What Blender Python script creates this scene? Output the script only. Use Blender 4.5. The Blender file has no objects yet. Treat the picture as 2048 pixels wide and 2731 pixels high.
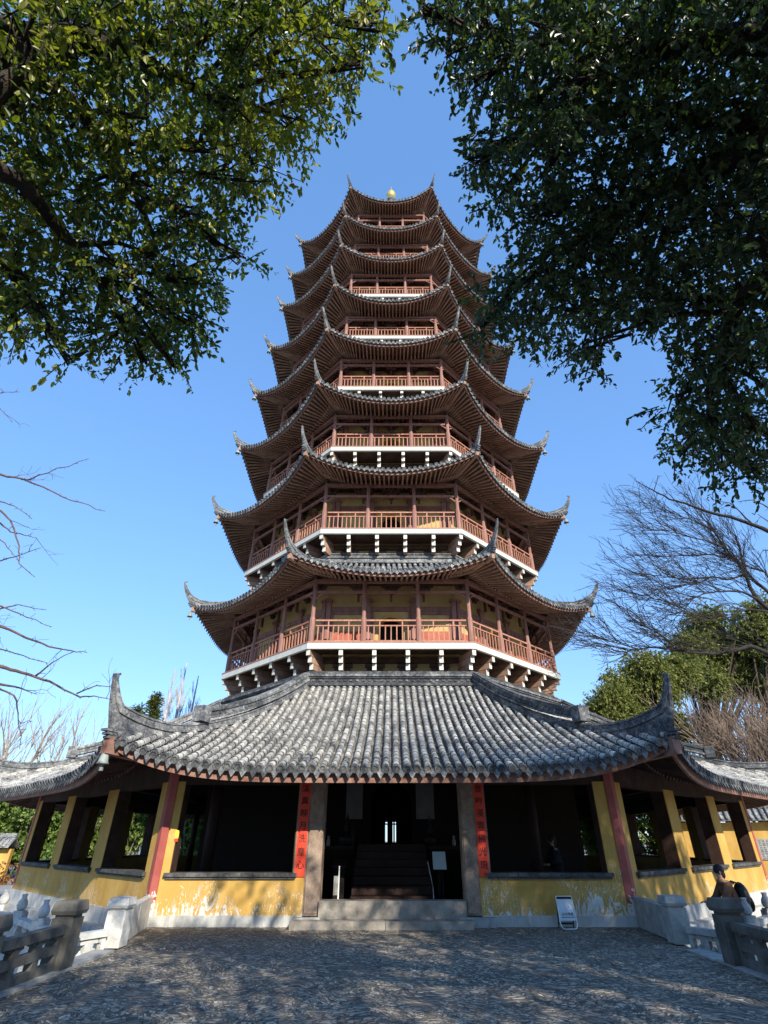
import bpy, math, random
import numpy as np
from mathutils import Vector, Matrix
R = math.radians
random.seed(7)
rng = np.random.default_rng(11)
SC = bpy.context.scene
COL = SC.collection

# ------------------------------------------------------------------ camera, sky, sun, exposure
FPX, PITCH, CXP, CYP, CAMH = 1392.76, R(32.16), 1043.0, 1365.5, 1.6
cam = bpy.data.cameras.new('camera')
cam.sensor_fit = 'VERTICAL'; cam.sensor_height = 24.0; cam.lens = FPX / 2731 * 24.0
cam.shift_x = -19 / 2731
cam.clip_start = 0.05; cam.clip_end = 3000
camo = bpy.data.objects.new('camera', cam); COL.objects.link(camo)
camo.location = (0, 0, CAMH); camo.rotation_euler = (R(90) + PITCH, 0, 0)
SC.camera = camo

SUN_EL, SUN_AZ = R(27.5), R(24.3)            # azimuth to the right of straight behind the camera
SDIR = Vector((math.sin(SUN_AZ) * math.cos(SUN_EL), -math.cos(SUN_AZ) * math.cos(SUN_EL), math.sin(SUN_EL)))
W = bpy.data.worlds.new('World'); SC.world = W; W.use_nodes = True
wn = W.node_tree
bg = wn.nodes['Background']
sky = wn.nodes.new('ShaderNodeTexSky'); sky.sky_type = 'NISHITA'; sky.sun_disc = False
sky.sun_elevation = SUN_EL; sky.sun_rotation = math.atan2(SDIR.x, SDIR.y)
sky.air_density = 1.0; sky.dust_density = 0.1; sky.ozone_density = 2.2; sky.altitude = 0
hsv = wn.nodes.new('ShaderNodeHueSaturation'); hsv.inputs['Saturation'].default_value = 1.18
wn.links.new(sky.outputs[0], hsv.inputs['Color'])
gm = wn.nodes.new('ShaderNodeGamma'); gm.inputs[1].default_value = 0.53; wn.links.new(hsv.outputs[0], gm.inputs[0])
gain = wn.nodes.new('ShaderNodeVectorMath'); gain.operation = 'MULTIPLY'; gain.inputs[1].default_value = (1.42, 1.92, 2.70)
wn.links.new(gm.outputs[0], gain.inputs[0]); wn.links.new(gain.outputs[0], bg.inputs[0])
bg.inputs[1].default_value = 0.15
sl = bpy.data.lights.new('sun', 'SUN'); sl.energy = 5.0; sl.angle = R(0.5); sl.color = (1, 0.93, 0.80)
so = bpy.data.objects.new('sun', sl); COL.objects.link(so)
so.rotation_euler = SDIR.to_track_quat('Z', 'Y').to_euler()
vs = SC.view_settings
vs.view_transform = 'Standard'; vs.look = 'None'; vs.exposure = 0.55; vs.gamma = 1.0; vs.use_curve_mapping = False
SC.cycles.max_bounces = 8; SC.cycles.transparent_max_bounces = 8
SC.cycles.sample_clamp_indirect = 5.0

# ------------------------------------------------------------------ helpers
def P(px, py, Y=None, D=None, c=None, sx=0):
    """world point seen at a pixel of the 2048x2731 photograph, at depth Y, or at distance D"""
    u = px - CXP; v = CYP - py
    g = FPX * math.cos(PITCH) - v * math.sin(PITCH); q = FPX * math.sin(PITCH) + v * math.cos(PITCH)
    t = Y / g if Y is not None else D / math.sqrt(u * u + v * v + FPX * FPX)
    return Vector((u * t, g * t, CAMH + q * t))

class MB:
    def __init__(s): s.v = []; s.f = []; s.m = []; s.n = 0; s.sm = []
    def add(s, verts, faces, mi=0, smooth=False):
        b = s.n
        s.v.append(np.asarray(verts, dtype=np.float64).reshape(-1, 3)); s.n += len(s.v[-1])
        for f in faces:
            s.f.append([i + b for i in f]); s.m.append(mi); s.sm.append(smooth)
    def hexa(s, c, mi=0):
        """eight corners: bottom ring 0-3, top ring 4-7"""
        s.add(c, [(3, 2, 1, 0), (4, 5, 6, 7), (0, 1, 5, 4), (1, 2, 6, 5), (2, 3, 7, 6), (3, 0, 4, 7)], mi)
    def box(s, x0, x1, y0, y1, z0, z1, mi=0):
        s.hexa([(x0, y0, z0), (x1, y0, z0), (x1, y1, z0), (x0, y1, z0), (x0, y0, z1), (x1, y0, z1), (x1, y1, z1), (x0, y1, z1)], mi)
    def bar(s, a, b, w, h, up=(0, 0, 1), mi=0, w2=None, h2=None):
        a = np.array(a, float); b = np.array(b, float); d = b - a; L = np.linalg.norm(d)
        if L < 1e-6: return
        d /= L; u = np.array(up, float)
        sd = np.cross(d, u); n = np.linalg.norm(sd)
        if n < 1e-3: sd = np.cross(d, (1, 0, 0)); n = np.linalg.norm(sd)
        sd /= n; u = np.cross(sd, d)
        w2 = w if w2 is None else w2; h2 = h if h2 is None else h2
        c = []
        for p, ww, hh in ((a, w, h), (b, w2, h2)):
            c += [p - sd * ww / 2 - u * hh / 2, p + sd * ww / 2 - u * hh / 2, p + sd * ww / 2 + u * hh / 2, p - sd * ww / 2 + u * hh / 2]
        s.hexa(c, mi)
    def tube(s, pts, rad, n=6, mi=0, cap=True, smooth=True):
        pts = [np.array(p, float) for p in pts]; k = len(pts)
        if not hasattr(rad, '__len__'): rad = [rad] * k
        V = []; prev = None
        for i in range(k):
            d = pts[min(i + 1, k - 1)] - pts[max(i - 1, 0)]
            L = np.linalg.norm(d); d = d / L if L > 1e-9 else np.array((0, 0, 1.0))
            if prev is None:
                a = np.cross(d, (0, 0, 1)) if abs(d[2]) < .9 else np.cross(d, (1, 0, 0))
            else: a = prev - d * np.dot(prev, d)
            a /= np.linalg.norm(a); prev = a; b = np.cross(d, a)
            for j in range(n):
                t = 2 * math.pi * j / n
                V.append(pts[i] + (a * math.cos(t) + b * math.sin(t)) * rad[i])
        F = [(i * n + j, i * n + (j + 1) % n, (i + 1) * n + (j + 1) % n, (i + 1) * n + j) for i in range(k - 1) for j in range(n)]
        if cap: F += [tuple(range(n))[::-1], tuple((k - 1) * n + j for j in range(n))]
        s.add(V, F, mi, smooth)
    def lathe(s, c, prof, n=12, mi=0, smooth=True):
        V = [(c[0] + r * math.cos(2 * math.pi * j / n), c[1] + r * math.sin(2 * math.pi * j / n), c[2] + z) for r, z in prof for j in range(n)]
        k = len(prof)
        F = [(i * n + j, i * n + (j + 1) % n, (i + 1) * n + (j + 1) % n, (i + 1) * n + j) for i in range(k - 1) for j in range(n)]
        F += [tuple(range(n))[::-1], tuple((k - 1) * n + j for j in range(n))]
        s.add(V, F, mi, smooth)
    def sphere(s, c, r, n=10, m=7, mi=0):
        r = (r, r, r) if not hasattr(r, '__len__') else r
        prof = [(math.sin(math.pi * i / m), -math.cos(math.pi * i / m)) for i in range(m + 1)]
        V = [(c[0] + max(p[0], .01) * r[0] * math.cos(2 * math.pi * j / n), c[1] + max(p[0], .01) * r[1] * math.sin(2 * math.pi * j / n), c[2] + r[2] * p[1]) for p in prof for j in range(n)]
        F = [(i * n + j, i * n + (j + 1) % n, (i + 1) * n + (j + 1) % n, (i + 1) * n + j) for i in range(m) for j in range(n)]
        s.add(V, F, mi, True)
    def quads(s, verts, quads):     # big numpy batch
        s.v.append(verts); b = s.n; s.n += len(verts)
        s.big = getattr(s, 'big', []); s.big.append(quads + b)
    def build(s, name, mat, parent=None, loc=None):
        org = np.array(ORG[parent.name] if parent is not None else (loc if loc is not None else (0, 0, 0)), float)
        me = bpy.data.meshes.new(name)
        v = np.concatenate(s.v) - org if s.v else np.zeros((0, 3))
        lens = [len(f) for f in s.f]; idx = [i for f in s.f for i in f]
        mids = list(s.m); smo = list(s.sm)
        lens = np.array(lens, dtype=np.int32); idx = np.array(idx, dtype=np.int32)
        for q in getattr(s, 'big', []):
            lens = np.concatenate([lens, np.full(len(q), q.shape[1], np.int32)]); idx = np.concatenate([idx, q.astype(np.int32).ravel()])
            mids += [0] * len(q); smo += [False] * len(q)
        me.vertices.add(len(v)); me.vertices.foreach_set('co', v.astype(np.float32).ravel())
        me.loops.add(len(idx)); me.loops.foreach_set('vertex_index', idx)
        me.polygons.add(len(lens))
        st = np.zeros(len(lens), np.int32); st[1:] = np.cumsum(lens)[:-1]
        me.polygons.foreach_set('loop_start', st); me.polygons.foreach_set('loop_total', lens)
        me.polygons.foreach_set('material_index', np.array(mids, np.int32))
        me.polygons.foreach_set('use_smooth', np.array(smo, bool))
        me.update(calc_edges=True)
        for m in (mat if isinstance(mat, (list, tuple)) else [mat]): me.materials.append(m)
        o = bpy.data.objects.new(name, me); COL.objects.link(o)
        if parent is not None: o.parent = parent; ORG[o.name] = tuple(org)
        else: o.location = org; ORG[o.name] = tuple(org)
        return o
ORG = {}
def empty(name, loc):
    o = bpy.data.objects.new(name, None); COL.objects.link(o); o.location = loc; ORG[o.name] = tuple(loc); o.empty_display_size = .3
    return o
def tag(o, label=None, cat=None, group=None, kind=None):
    if label: o['label'] = label
    if cat: o['category'] = cat
    if group: o['group'] = group
    if kind: o['kind'] = kind
    return o

# ------------------------------------------------------------------ materials
def newmat(name):
    m = bpy.data.materials.new(name); m.use_nodes = True
    return m, m.node_tree.nodes, m.node_tree.links, m.node_tree.nodes['Principled BSDF']
def noise(N, L, scale, detail=4, rough=.6, dist=0, stretch=None, space='pos'):
    tx = N.new('ShaderNodeTexNoise'); tx.inputs['Scale'].default_value = scale; tx.inputs['Detail'].default_value = detail
    tx.inputs['Roughness'].default_value = rough; tx.inputs['Distortion'].default_value = dist
    L.new(coords(N, L, stretch), tx.inputs['Vector'])
    return tx.outputs['Fac']
def coords(N, L, stretch=None, rot=0):
    g = N.new('ShaderNodeNewGeometry')
    if not stretch and not rot: return g.outputs['Position']
    mp = N.new('ShaderNodeMapping'); mp.inputs['Scale'].default_value = stretch or (1, 1, 1); mp.inputs['Rotation'].default_value = (0, 0, rot)
    L.new(g.outputs['Position'], mp.inputs['Vector']); return mp.outputs[0]
def ramp(N, L, fac, stops, interp='LINEAR'):
    r = N.new('ShaderNodeValToRGB'); e = r.color_ramp.elements; r.color_ramp.interpolation = interp
    while len(e) < len(stops): e.new(.5)
    for i, (p, c) in enumerate(stops):
        e[i].position = p; e[i].color = (*c, 1) if len(c) == 3 else c
    L.new(fac, r.inputs[0]); return r.outputs[0]
def mix(N, L, f, a, b, mode='MIX'):
    m = N.new('ShaderNodeMix'); m.data_type = 'RGBA'; m.blend_type = mode
    for s, x in ((m.inputs[0], f), (m.inputs[6], a), (m.inputs[7], b)):
        if hasattr(x, 'is_output'): L.new(x, s)
        elif isinstance(x, (int, float)): s.default_value = x
        else: s.default_value = (*x, 1)
    return m.outputs[2]
def math_(N, L, op, a, b=None, clamp=False):
    m = N.new('ShaderNodeMath'); m.operation = op; m.use_clamp = clamp
    for s, x in ((m.inputs[0], a), (m.inputs[1], b)):
        if x is None: continue
        if hasattr(x, 'is_output'): L.new(x, s)
        else: s.default_value = x
    return m.outputs[0]
def island(N):
    return N.new('ShaderNodeNewGeometry').outputs['Random Per Island']
def bump(N, L, bs, h, strength, dist=.02):
    b = N.new('ShaderNodeBump'); b.inputs['Strength'].default_value = strength; b.inputs['Distance'].default_value = dist
    L.new(h, b.inputs['Height']); L.new(b.outputs[0], bs.inputs['Normal'])
def simple(name, c1, c2, scale=4, rough=.7, bmp=.3, stretch=None, isl=0, spec=.3, bd=.02, lo=.35, hi=.65):
    m, N, L, bs = newmat(name)
    n = noise(N, L, scale, 6, .65, .3, stretch)
    c = ramp(N, L, n, [(lo, c1), (hi, c2)])
    if isl:
        c = mix(N, L, 1.0, c, ramp(N, L, island(N), [(0, (1 - isl,) * 3), (1, (1 + isl * .0,) * 3)]), 'MULTIPLY')
    L.new(c, bs.inputs['Base Color']); bs.inputs['Roughness'].default_value = rough
    bs.inputs['Specular IOR Level'].default_value = spec
    if bmp: bump(N, L, bs, noise(N, L, scale * 6, 5, .7, 0, stretch), bmp, bd)
    return m
M = {}
def tile_mat(name, dark, mid, light, amount):
    m, N, L, bs = newmat(name)
    n1 = noise(N, L, 2.2, 5, .7, .5); n2 = noise(N, L, 13, 5, .75, .8)
    f = math_(N, L, 'ADD', math_(N, L, 'MULTIPLY', n1, .5), math_(N, L, 'MULTIPLY', n2, .62))
    f = math_(N, L, 'ADD', f, math_(N, L, 'MULTIPLY', math_(N, L, 'SUBTRACT', island(N), .5), .10))
    c = ramp(N, L, f, [(.44 - amount, dark), (.55 - amount, mid), (.72 - amount, light)])
    L.new(c, bs.inputs['Base Color']); bs.inputs['Roughness'].default_value = .85; bs.inputs['Specular IOR Level'].default_value = .25
    bump(N, L, bs, n2, .5, .02)
    return m
M['tile'] = tile_mat('grey_roof_tile', (.055, .058, .062), (.30, .288, .262), (.66, .62, .54), .012)
M['tile_end'] = tile_mat('grey_tile_end', (.05, .053, .056), (.13, .133, .135), (.34, .34, .32), -.03)
M['pan'] = tile_mat('grey_pan_tile', (.05, .05, .05), (.17, .163, .15), (.38, .36, .31), .0)
M['tile_top'] = tile_mat('storey_roof_tile', (.06, .063, .067), (.18, .183, .185), (.46, .46, .44), -.01)
M['ridge'] = tile_mat('dark_ridge_brick', (.035, .038, .042), (.105, .108, .112), (.40, .385, .35), -.05)
M['ridge_pale'] = tile_mat('weathered_ridge', (.05, .053, .056), (.15, .152, .153), (.46, .455, .435), -.02)
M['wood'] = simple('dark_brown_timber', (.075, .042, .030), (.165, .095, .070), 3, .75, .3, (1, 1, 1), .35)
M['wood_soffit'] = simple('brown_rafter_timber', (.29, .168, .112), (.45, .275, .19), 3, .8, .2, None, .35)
M['dark_beam'] = simple('deep_brown_timber', (.035, .018, .013), (.075, .040, .030), 3, .8, .3)  # very dark brown timber for lintels, linings and the ground soffit
M['wood_red'] = simple('faded_red_timber', (.34, .14, .09), (.50, .25, .17), 5, .7, .3, (2, 2, .5), .15)
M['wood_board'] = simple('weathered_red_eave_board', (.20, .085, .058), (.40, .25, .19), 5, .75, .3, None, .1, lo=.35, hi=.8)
M['col_brown'] = simple('brown_red_column_paint', (.24, .11, .085), (.36, .19, .15), 3, .7, .25, (2, 2, .4), .2)
M['red'] = simple('red_panel_paint', (.34, .085, .05), (.46, .14, .085), 3, .65, .15, None, .15)
M['cream'] = simple('cream_white_paint', (.54, .525, .45), (.66, .645, .57), 3, .6, .15, (1, 1, .6), .08)
M['yellow_up'] = simple('ochre_yellow_plaster', (.43, .30, .115), (.53, .38, .16), 2, .85, .2)
M['dark'] = simple('shade_black_interior', (.008, .006, .005), (.016, .010, .008), 3, .9, 0)  # near black: the gloom of the hall is put into the colour
M['dark_col'] = simple('shade_dark_red', (.022, .010, .008), (.04, .018, .014), 3, .6, 0)  # red-brown darkened so the unlit hall is in the colour
M['stone'] = simple('grey_granite', (.26, .26, .25), (.44, .43, .40), 5, .85, .5, None, .1)
M['stone_step'] = simple('worn_beige_step_stone', (.20, .175, .145), (.38, .34, .285), 3, .85, .5, None, .15)
M['stone_shade'] = simple('shade_dark_stone', (.075, .071, .062), (.15, .142, .122), 4, .85, .6, None, .1)  # backlit shade of the near railings is put into the stone colour
M['stone_pale'] = simple('pale_carved_stone', (.42, .41, .38), (.66, .65, .61), 5, .8, .5, None, .1)
M['stone_brown'] = simple('brown_sandstone', (.22, .155, .115), (.38, .28, .21), 4, .9, .7, None, 0, bd=.03)
M['sill'] = simple('dark_grey_brick_sill', (.06, .06, .06), (.15, .147, .137), 6, .85, .4, None, .45)
M['gold'] = simple('gilded_metal', (.65, .45, .10), (.85, .62, .18), 3, .35, .1)
M['gold'].node_tree.nodes['Principled BSDF'].inputs['Metallic'].default_value = .6
M['bell'] = simple('old_bronze_bell', (.18, .22, .20), (.32, .36, .33), 5, .6, .2)
M['white_metal'] = simple('white_enamel_tube', (.72, .73, .74), (.82, .83, .84), 5, .3, 0)
M['paper_dim'] = simple('dimmed_scroll_paper', (.17, .17, .17), (.22, .22, .22), 3, .8, 0)  # white paper greyed down: the hall's shade is put into its colour
M['board_blue'] = simple('pale_blue_board', (.45, .55, .58), (.53, .62, .65), 3, .5, 0)
M['black'] = simple('black_paint', (.012, .012, .012), (.02, .02, .02), 3, .4, 0)
M['yellow_sign'] = simple('yellow_sticker', (.80, .72, .05), (.85, .78, .08), 3, .5, 0)
M['ink'] = simple('black_ink', (.012, .01, .01), (.03, .02, .02), 3, .6, 0)
M['couplet'] = simple('bright_red_lacquer_board', (.72, .055, .025), (.80, .075, .035), 2, .45, 0)
M['terracotta'] = simple('brown_hedge_leaf', (.16, .06, .02), (.30, .13, .05), 5, .8, 0, None, .4)

def plaster(name, peel_top, amount):
    m, N, L, bs = newmat(name)
    g = N.new('ShaderNodeNewGeometry'); sp = N.new('ShaderNodeSeparateXYZ'); L.new(g.outputs['Position'], sp.inputs[0])
    base = ramp(N, L, noise(N, L, 1.3, 5, .6, .5), [(.3, (.50, .30, .075)), (.7, (.60, .385, .115))])
    st = noise(N, L, 5.0, 3, .55, 2.2, (1, 1, .42))
    big = noise(N, L, 1.1, 2, .5, 0)
    h = N.new('ShaderNodeMapRange'); L.new(sp.outputs[2], h.inputs[0])
    h.inputs[1].default_value = .12; h.inputs[2].default_value = peel_top; h.inputs[3].default_value = .13; h.inputs[4].default_value = -.14
    f = math_(N, L, 'ADD', math_(N, L, 'ADD', st, h.outputs[0]), math_(N, L, 'MULTIPLY', math_(N, L, 'SUBTRACT', big, .5), .55))
    mask = ramp(N, L, f, [(.685 - amount, (0, 0, 0)), (.70 - amount, (1, 1, 1))])
    # thin vertical flaking cracks
    n3 = noise(N, L, 4.2, 2, .5, 3.2, (1.4, 1.4, .5))
    band = math_(N, L, 'ABSOLUTE', math_(N, L, 'SUBTRACT', n3, .52))
    crk = math_(N, L, 'MULTIPLY', ramp(N, L, band, [(.010, (1, 1, 1)), (.019, (0, 0, 0))]), ramp(N, L, math_(N, L, 'ADD', big, h.outputs[0]), [(.45 - amount * .8, (0, 0, 0)), (.51 - amount * .8, (1, 1, 1))]))
    mm = math_(N, L, 'MAXIMUM', mask, crk)
    white = ramp(N, L, noise(N, L, 9, 4), [(.3, (.60, .57, .50)), (.7, (.80, .78, .72))])
    stain = ramp(N, L, noise(N, L, 1.6, 5, .7, .4, (1, 1, .3)), [(.35, (.80, .76, .70)), (.6, (1, 1, 1))])
    c = mix(N, L, 1.0, mix(N, L, mm, base, white), stain, 'MULTIPLY')
    L.new(c, bs.inputs['Base Color']); bs.inputs['Roughness'].default_value = .85; bs.inputs['Specular IOR Level'].default_value = .2
    bump(N, L, bs, math_(N, L, 'SUBTRACT', math_(N, L, 'MULTIPLY', noise(N, L, 30, 4), .25), mm), .35, .01)
    return m
M['plaster'] = plaster('ochre_plaster_peeling', 1.0, .05)
M['plaster_side'] = plaster('ochre_plaster_sides', .9, -.09)
M['plaster_far'] = plaster('ochre_plaster_far_wall', .9, -.4)
def redcol():
    m, N, L, bs = newmat('red_column_flaking')
    g = N.new('ShaderNodeNewGeometry'); sp = N.new('ShaderNodeSeparateXYZ'); L.new(g.outputs['Position'], sp.inputs[0])
    h = N.new('ShaderNodeMapRange'); L.new(sp.outputs[2], h.inputs[0])
    h.inputs[1].default_value = .3; h.inputs[2].default_value = .9; h.inputs[3].default_value = .22; h.inputs[4].default_value = -.1
    f = math_(N, L, 'ADD', noise(N, L, 9, 4, .6, 1), h.outputs[0])
    mask = ramp(N, L, f, [(.64, (0, 0, 0)), (.66, (1, 1, 1))])
    c = mix(N, L, mask, ramp(N, L, noise(N, L, 3), [(.3, (.30, .06, .045)), (.7, (.40, .10, .075))]), (.66, .6, .56))
    L.new(c, bs.inputs['Base Color']); bs.inputs['Roughness'].default_value = .7
    return m
M['redcol'] = redcol()
def plinth():
    m, N, L, bs = newmat('grey_rendered_plinth')
    c = ramp(N, L, noise(N, L, 3, 6, .7, .5, (1, 1, .35)), [(.3, (.26, .26, .25)), (.5, (.46, .455, .43)), (.7, (.60, .59, .56))])
    L.new(c, bs.inputs['Base Color']); bs.inputs['Roughness'].default_value = .85
    bump(N, L, bs, noise(N, L, 25, 4), .3, .01); return m
M['plinth'] = plinth()
def paving():
    m, N, L, bs = newmat('pebble_on_edge_paving')
    g = N.new('ShaderNodeNewGeometry')
    wn_ = N.new('ShaderNodeTexNoise'); wn_.inputs['Scale'].default_value = .55; wn_.inputs['Detail'].default_value = 2; L.new(g.outputs['Position'], wn_.inputs['Vector'])
    off = N.new('ShaderNodeVectorMath'); off.operation = 'MULTIPLY_ADD'
    L.new(wn_.outputs['Color'], off.inputs[0]); off.inputs[1].default_value = (1.5, 1.5, 0); L.new(g.outputs['Position'], off.inputs[2])
    def layer(rot):      # one lay of pebbles set on edge
        r_ = N.new('ShaderNodeMapping'); r_.inputs['Rotation'].default_value = (0, 0, R(rot)); L.new(off.outputs[0], r_.inputs['Vector'])
        mp = N.new('ShaderNodeMapping'); mp.inputs['Scale'].default_value = (11, 29, 1); L.new(r_.outputs[0], mp.inputs['Vector'])
        v1 = N.new('ShaderNodeTexVoronoi'); v1.feature = 'DISTANCE_TO_EDGE'; v1.inputs['Scale'].default_value = 1; L.new(mp.outputs[0], v1.inputs['Vector'])
        v2 = N.new('ShaderNodeTexVoronoi'); v2.inputs['Scale'].default_value = 1; L.new(mp.outputs[0], v2.inputs['Vector'])
        w2 = N.new('ShaderNodeRGBToBW'); L.new(v2.outputs['Color'], w2.inputs[0]); return v1.outputs['Distance'], w2.outputs[0]
    def pick(f, x, y): m1 = N.new('ShaderNodeMix'); L.new(f, m1.inputs[0]); L.new(x, m1.inputs[2]); L.new(y, m1.inputs[3]); return m1.outputs[0]
    A, B, C_ = layer(12), layer(62), layer(-38)
    f1 = ramp(N, L, noise(N, L, 1.5, 2, .5, 1.5), [(.47, (0, 0, 0)), (.49, (1, 1, 1))]); f2 = ramp(N, L, noise(N, L, 2.1, 2, .5, 1.5, (1, 1, 3)), [(.55, (0, 0, 0)), (.57, (1, 1, 1))])
    dist = pick(f2, pick(f1, A[0], B[0]), C_[0]); bwv = pick(f2, pick(f1, A[1], B[1]), C_[1])
    peb = ramp(N, L, bwv, [(.1, (.10, .088, .070)), (.5, (.25, .218, .172)), (.9, (.62, .54, .43))])
    big = ramp(N, L, noise(N, L, .8, 5, .6, .5), [(.3, (.70, .70, .71)), (.7, (1.15, 1.12, 1.05))])
    peb = mix(N, L, 1.0, peb, big, 'MULTIPLY')
    gap = ramp(N, L, dist, [(.01, (.0, .0, .0)), (.12, (1, 1, 1))])
    c = mix(N, L, gap, (.035, .034, .033), peb)
    L.new(c, bs.inputs['Base Color']); bs.inputs['Roughness'].default_value = .8; bs.inputs['Specular IOR Level'].default_value = .3
    bump(N, L, bs, math_(N, L, 'MINIMUM', dist, .3), .7, .02); return m
M['paving'] = paving()
M['ground'] = simple('grey_courtyard_paving', (.22, .21, .19), (.34, .32, .29), 1.2, .9, .3)
M['bark'] = simple('dark_camphor_bark', (.028, .021, .015), (.075, .056, .042), 6, .9, .8, (1, 1, .3), bd=.05)
M['bark_bare'] = simple('grey_brown_twig_bark', (.07, .045, .035), (.16, .10, .08), 6, .85, .4)
M['bark_dark'] = simple('dark_zelkova_bark', (.016, .013, .012), (.045, .036, .032), 6, .85, .4)
M['bark_tan'] = simple('pale_tan_twig_bark', (.24, .19, .14), (.40, .34, .27), 3, .85, .2)
M['bark_brown'] = simple('brown_thicket_bark', (.13, .09, .065), (.27, .20, .15), 3, .85, .2)
M['bark_pale'] = simple('silver_poplar_bark', (.34, .295, .265), (.48, .43, .39), 3, .85, .2)
def leafmat(name, stops, trans=.25, rough=.36, spec=.5, clump=None):
    m, N, L, bs = newmat(name)
    c = ramp(N, L, island(N), stops)
    if clump:
        c = mix(N, L, ramp(N, L, noise(N, L, clump[0], 2), [(clump[2], (0, 0, 0)), (clump[2] + .08, (.8, .8, .8))]), c, clump[1])
    L.new(c, bs.inputs['Base Color']); bs.inputs['Roughness'].default_value = rough; bs.inputs['Specular IOR Level'].default_value = spec
    tr = N.new('ShaderNodeBsdfTranslucent')
    tc = mix(N, L, 1.0, c, (1.6, 1.9, .7), 'MULTIPLY'); L.new(tc, tr.inputs['Color'])
    ms = N.new('ShaderNodeMixShader'); ms.inputs[0].default_value = trans
    L.new(bs.outputs[0], ms.inputs[1]); L.new(tr.outputs[0], ms.inputs[2])
    L.new(ms.outputs[0], N['Material Output'].inputs['Surface']); return m
M['leaf_left'] = leafmat('camphor_leaf_sunlit_tone', [(0, (.035, .058, .014)), (.5, (.075, .11, .022)), (.80, (.17, .195, .028)), (1, (.36, .34, .04))], .34, .36, .5, (.55, (.26, .25, .03), .55))  # sunlight painted in: yellow-green stops and bright clumps in the leaf colour
M['leaf_right'] = leafmat('camphor_leaf_shade_tone', [(0, (.038, .060, .028)), (.6, (.065, .10, .042)), (.96, (.11, .15, .05)), (1, (.28, .32, .05))], .22, .34, .5)  # same camphor leaf in a darker tone, its shade put into the colour
M['leaf_bg'] = leafmat('evergreen_leaf_olive', [(0, (.08, .10, .024)), (.5, (.15, .165, .042)), (1, (.27, .26, .075))], .2, .5, .3)
M['leaf_bush'] = leafmat('glossy_shrub_leaf', [(0, (.05, .09, .016)), (.5, (.11, .17, .035)), (1, (.22, .28, .07))], .25, .42, .4)
M['leaf_conifer'] = leafmat('conifer_needle_green', [(0, (.03, .05, .012)), (.5, (.075, .09, .018)), (1, (.13, .13, .03))], .1, .6, .2)
M['leaf_brown'] = leafmat('rust_hedge_leaf', [(0, (.10, .04, .012)), (.5, (.24, .10, .035)), (1, (.36, .19, .08))], .15, .6, .2)
M['coat'] = simple('brown_winter_coat', (.11, .055, .03), (.19, .10, .055), 14, .9, .4)
M['coat_pale'] = simple('tan_sleeve', (.24, .14, .075), (.33, .20, .11), 14, .9, .4)
M['skin'] = simple('skin', (.46, .26, .18), (.52, .31, .22), 8, .5, 0)
M['hair'] = simple('black_hair', (.010, .008, .007), (.025, .02, .017), 30, .5, .4)
M['cloth_dark'] = simple('dark_navy_cloth', (.010, .012, .018), (.022, .025, .032), 14, .9, .2)
M['sign_face'] = simple('pale_blue_sign_face', (.55, .62, .66), (.66, .72, .75), 2, .25, 0)
M['fruit'] = simple('fruit_yellow', (.6, .35, .05), (.7, .45, .08), 8, .5, 0)

# ------------------------------------------------------------------ the setting
CX, CY = 0.0, 27.508                       # pagoda axis
S8 = 1 + math.sqrt(2)
def frame(k):
    a = R(-90 + 45 * k); n = np.array((math.cos(a), math.sin(a), 0)); t = np.array((-math.sin(a), math.cos(a), 0)); return n, t
C0 = np.array((CX, CY, 0))
def F(k, s, o, z):
    n, t = frame(k); return C0 + n * o + t * s + np.array((0, 0, z))
def boxF(mb, k, s0, s1, o0, o1, z0, z1, mi=0, mit=(False, False)):
    """box on face k: s along the face, o outwards; mit = mitred ends"""
    def sv(s, o, m, sg): return sg * o / S8 if m else s
    c = []
    for z in (z0, z1):
        for o, e in ((o1, 0), (o1, 1), (o0, 1), (o0, 0)):
            s = sv(s0, o, mit[0], -1) if e == 0 else sv(s1, o, mit[1], 1)
            c.append(F(k, s, o, z))
    mb.hexa(c, mi)
ZL = -0.5                                   # lower yard round the terrace
TX0, TX1, TY0 = -4.9, 5.28, -14.0
mb = MB(); mb.add([(-900, -900, ZL), (900, -900, ZL), (900, 1500, ZL), (-900, 1500, ZL)], [(0, 1, 2, 3)])
tag(mb.build('ground', M['ground']), kind='structure')
mb = MB()
mb.add([(TX0, TY0, 0), (TX1, TY0, 0), (TX1, 11.9, 0), (5.45, 14.5, 0), (-5.45, 14.5, 0), (TX0, 11.5, 0)], [(0, 1, 2, 3, 4, 5)])
mb.add([(TX0, TY0, 0), (TX0, TY0, ZL), (TX0, 11.5, ZL), (TX0, 11.5, 0)], [(0, 1, 2, 3)])
mb.add([(TX1, TY0, 0), (TX1, TY0, ZL), (TX1, 11.9, ZL), (TX1, 11.9, 0)], [(3, 2, 1, 0)])
mb.add([(TX0, 11.5, 0), (TX0, 11.5, ZL), (-5.45, 14.5, ZL), (-5.45, 14.5, 0)], [(0, 1, 2, 3)])
mb.add([(TX1, 11.9, 0), (TX1, 11.9, ZL), (5.45, 14.5, ZL), (5.45, 14.5, 0)], [(3, 2, 1, 0)])
tag(mb.build('terrace_paving', M['paving']), kind='structure')
mb = MB()
for x0, x1 in ((TX0 - .12, TX0 + .22), (TX1 - .22, TX1 + .12)):
    y = TY0
    while y < 11.4:
        L_ = random.uniform(1.2, 1.9); mb.box(x0 + random.uniform(-.01, .01), x1, y, min(y + L_, 11.6) - .012, ZL, .028 + random.uniform(-.008, .008)); y += L_
tag(mb.build('stone_kerb', M['stone']), kind='structure')

# ------------------------------------------------------------------ pagoda
pag = empty('pagoda', (CX, CY, 0))
tag(pag, 'tall brown nine storey octagonal pagoda with upturned tile roofs and yellow ground hall', 'pagoda')

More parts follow.
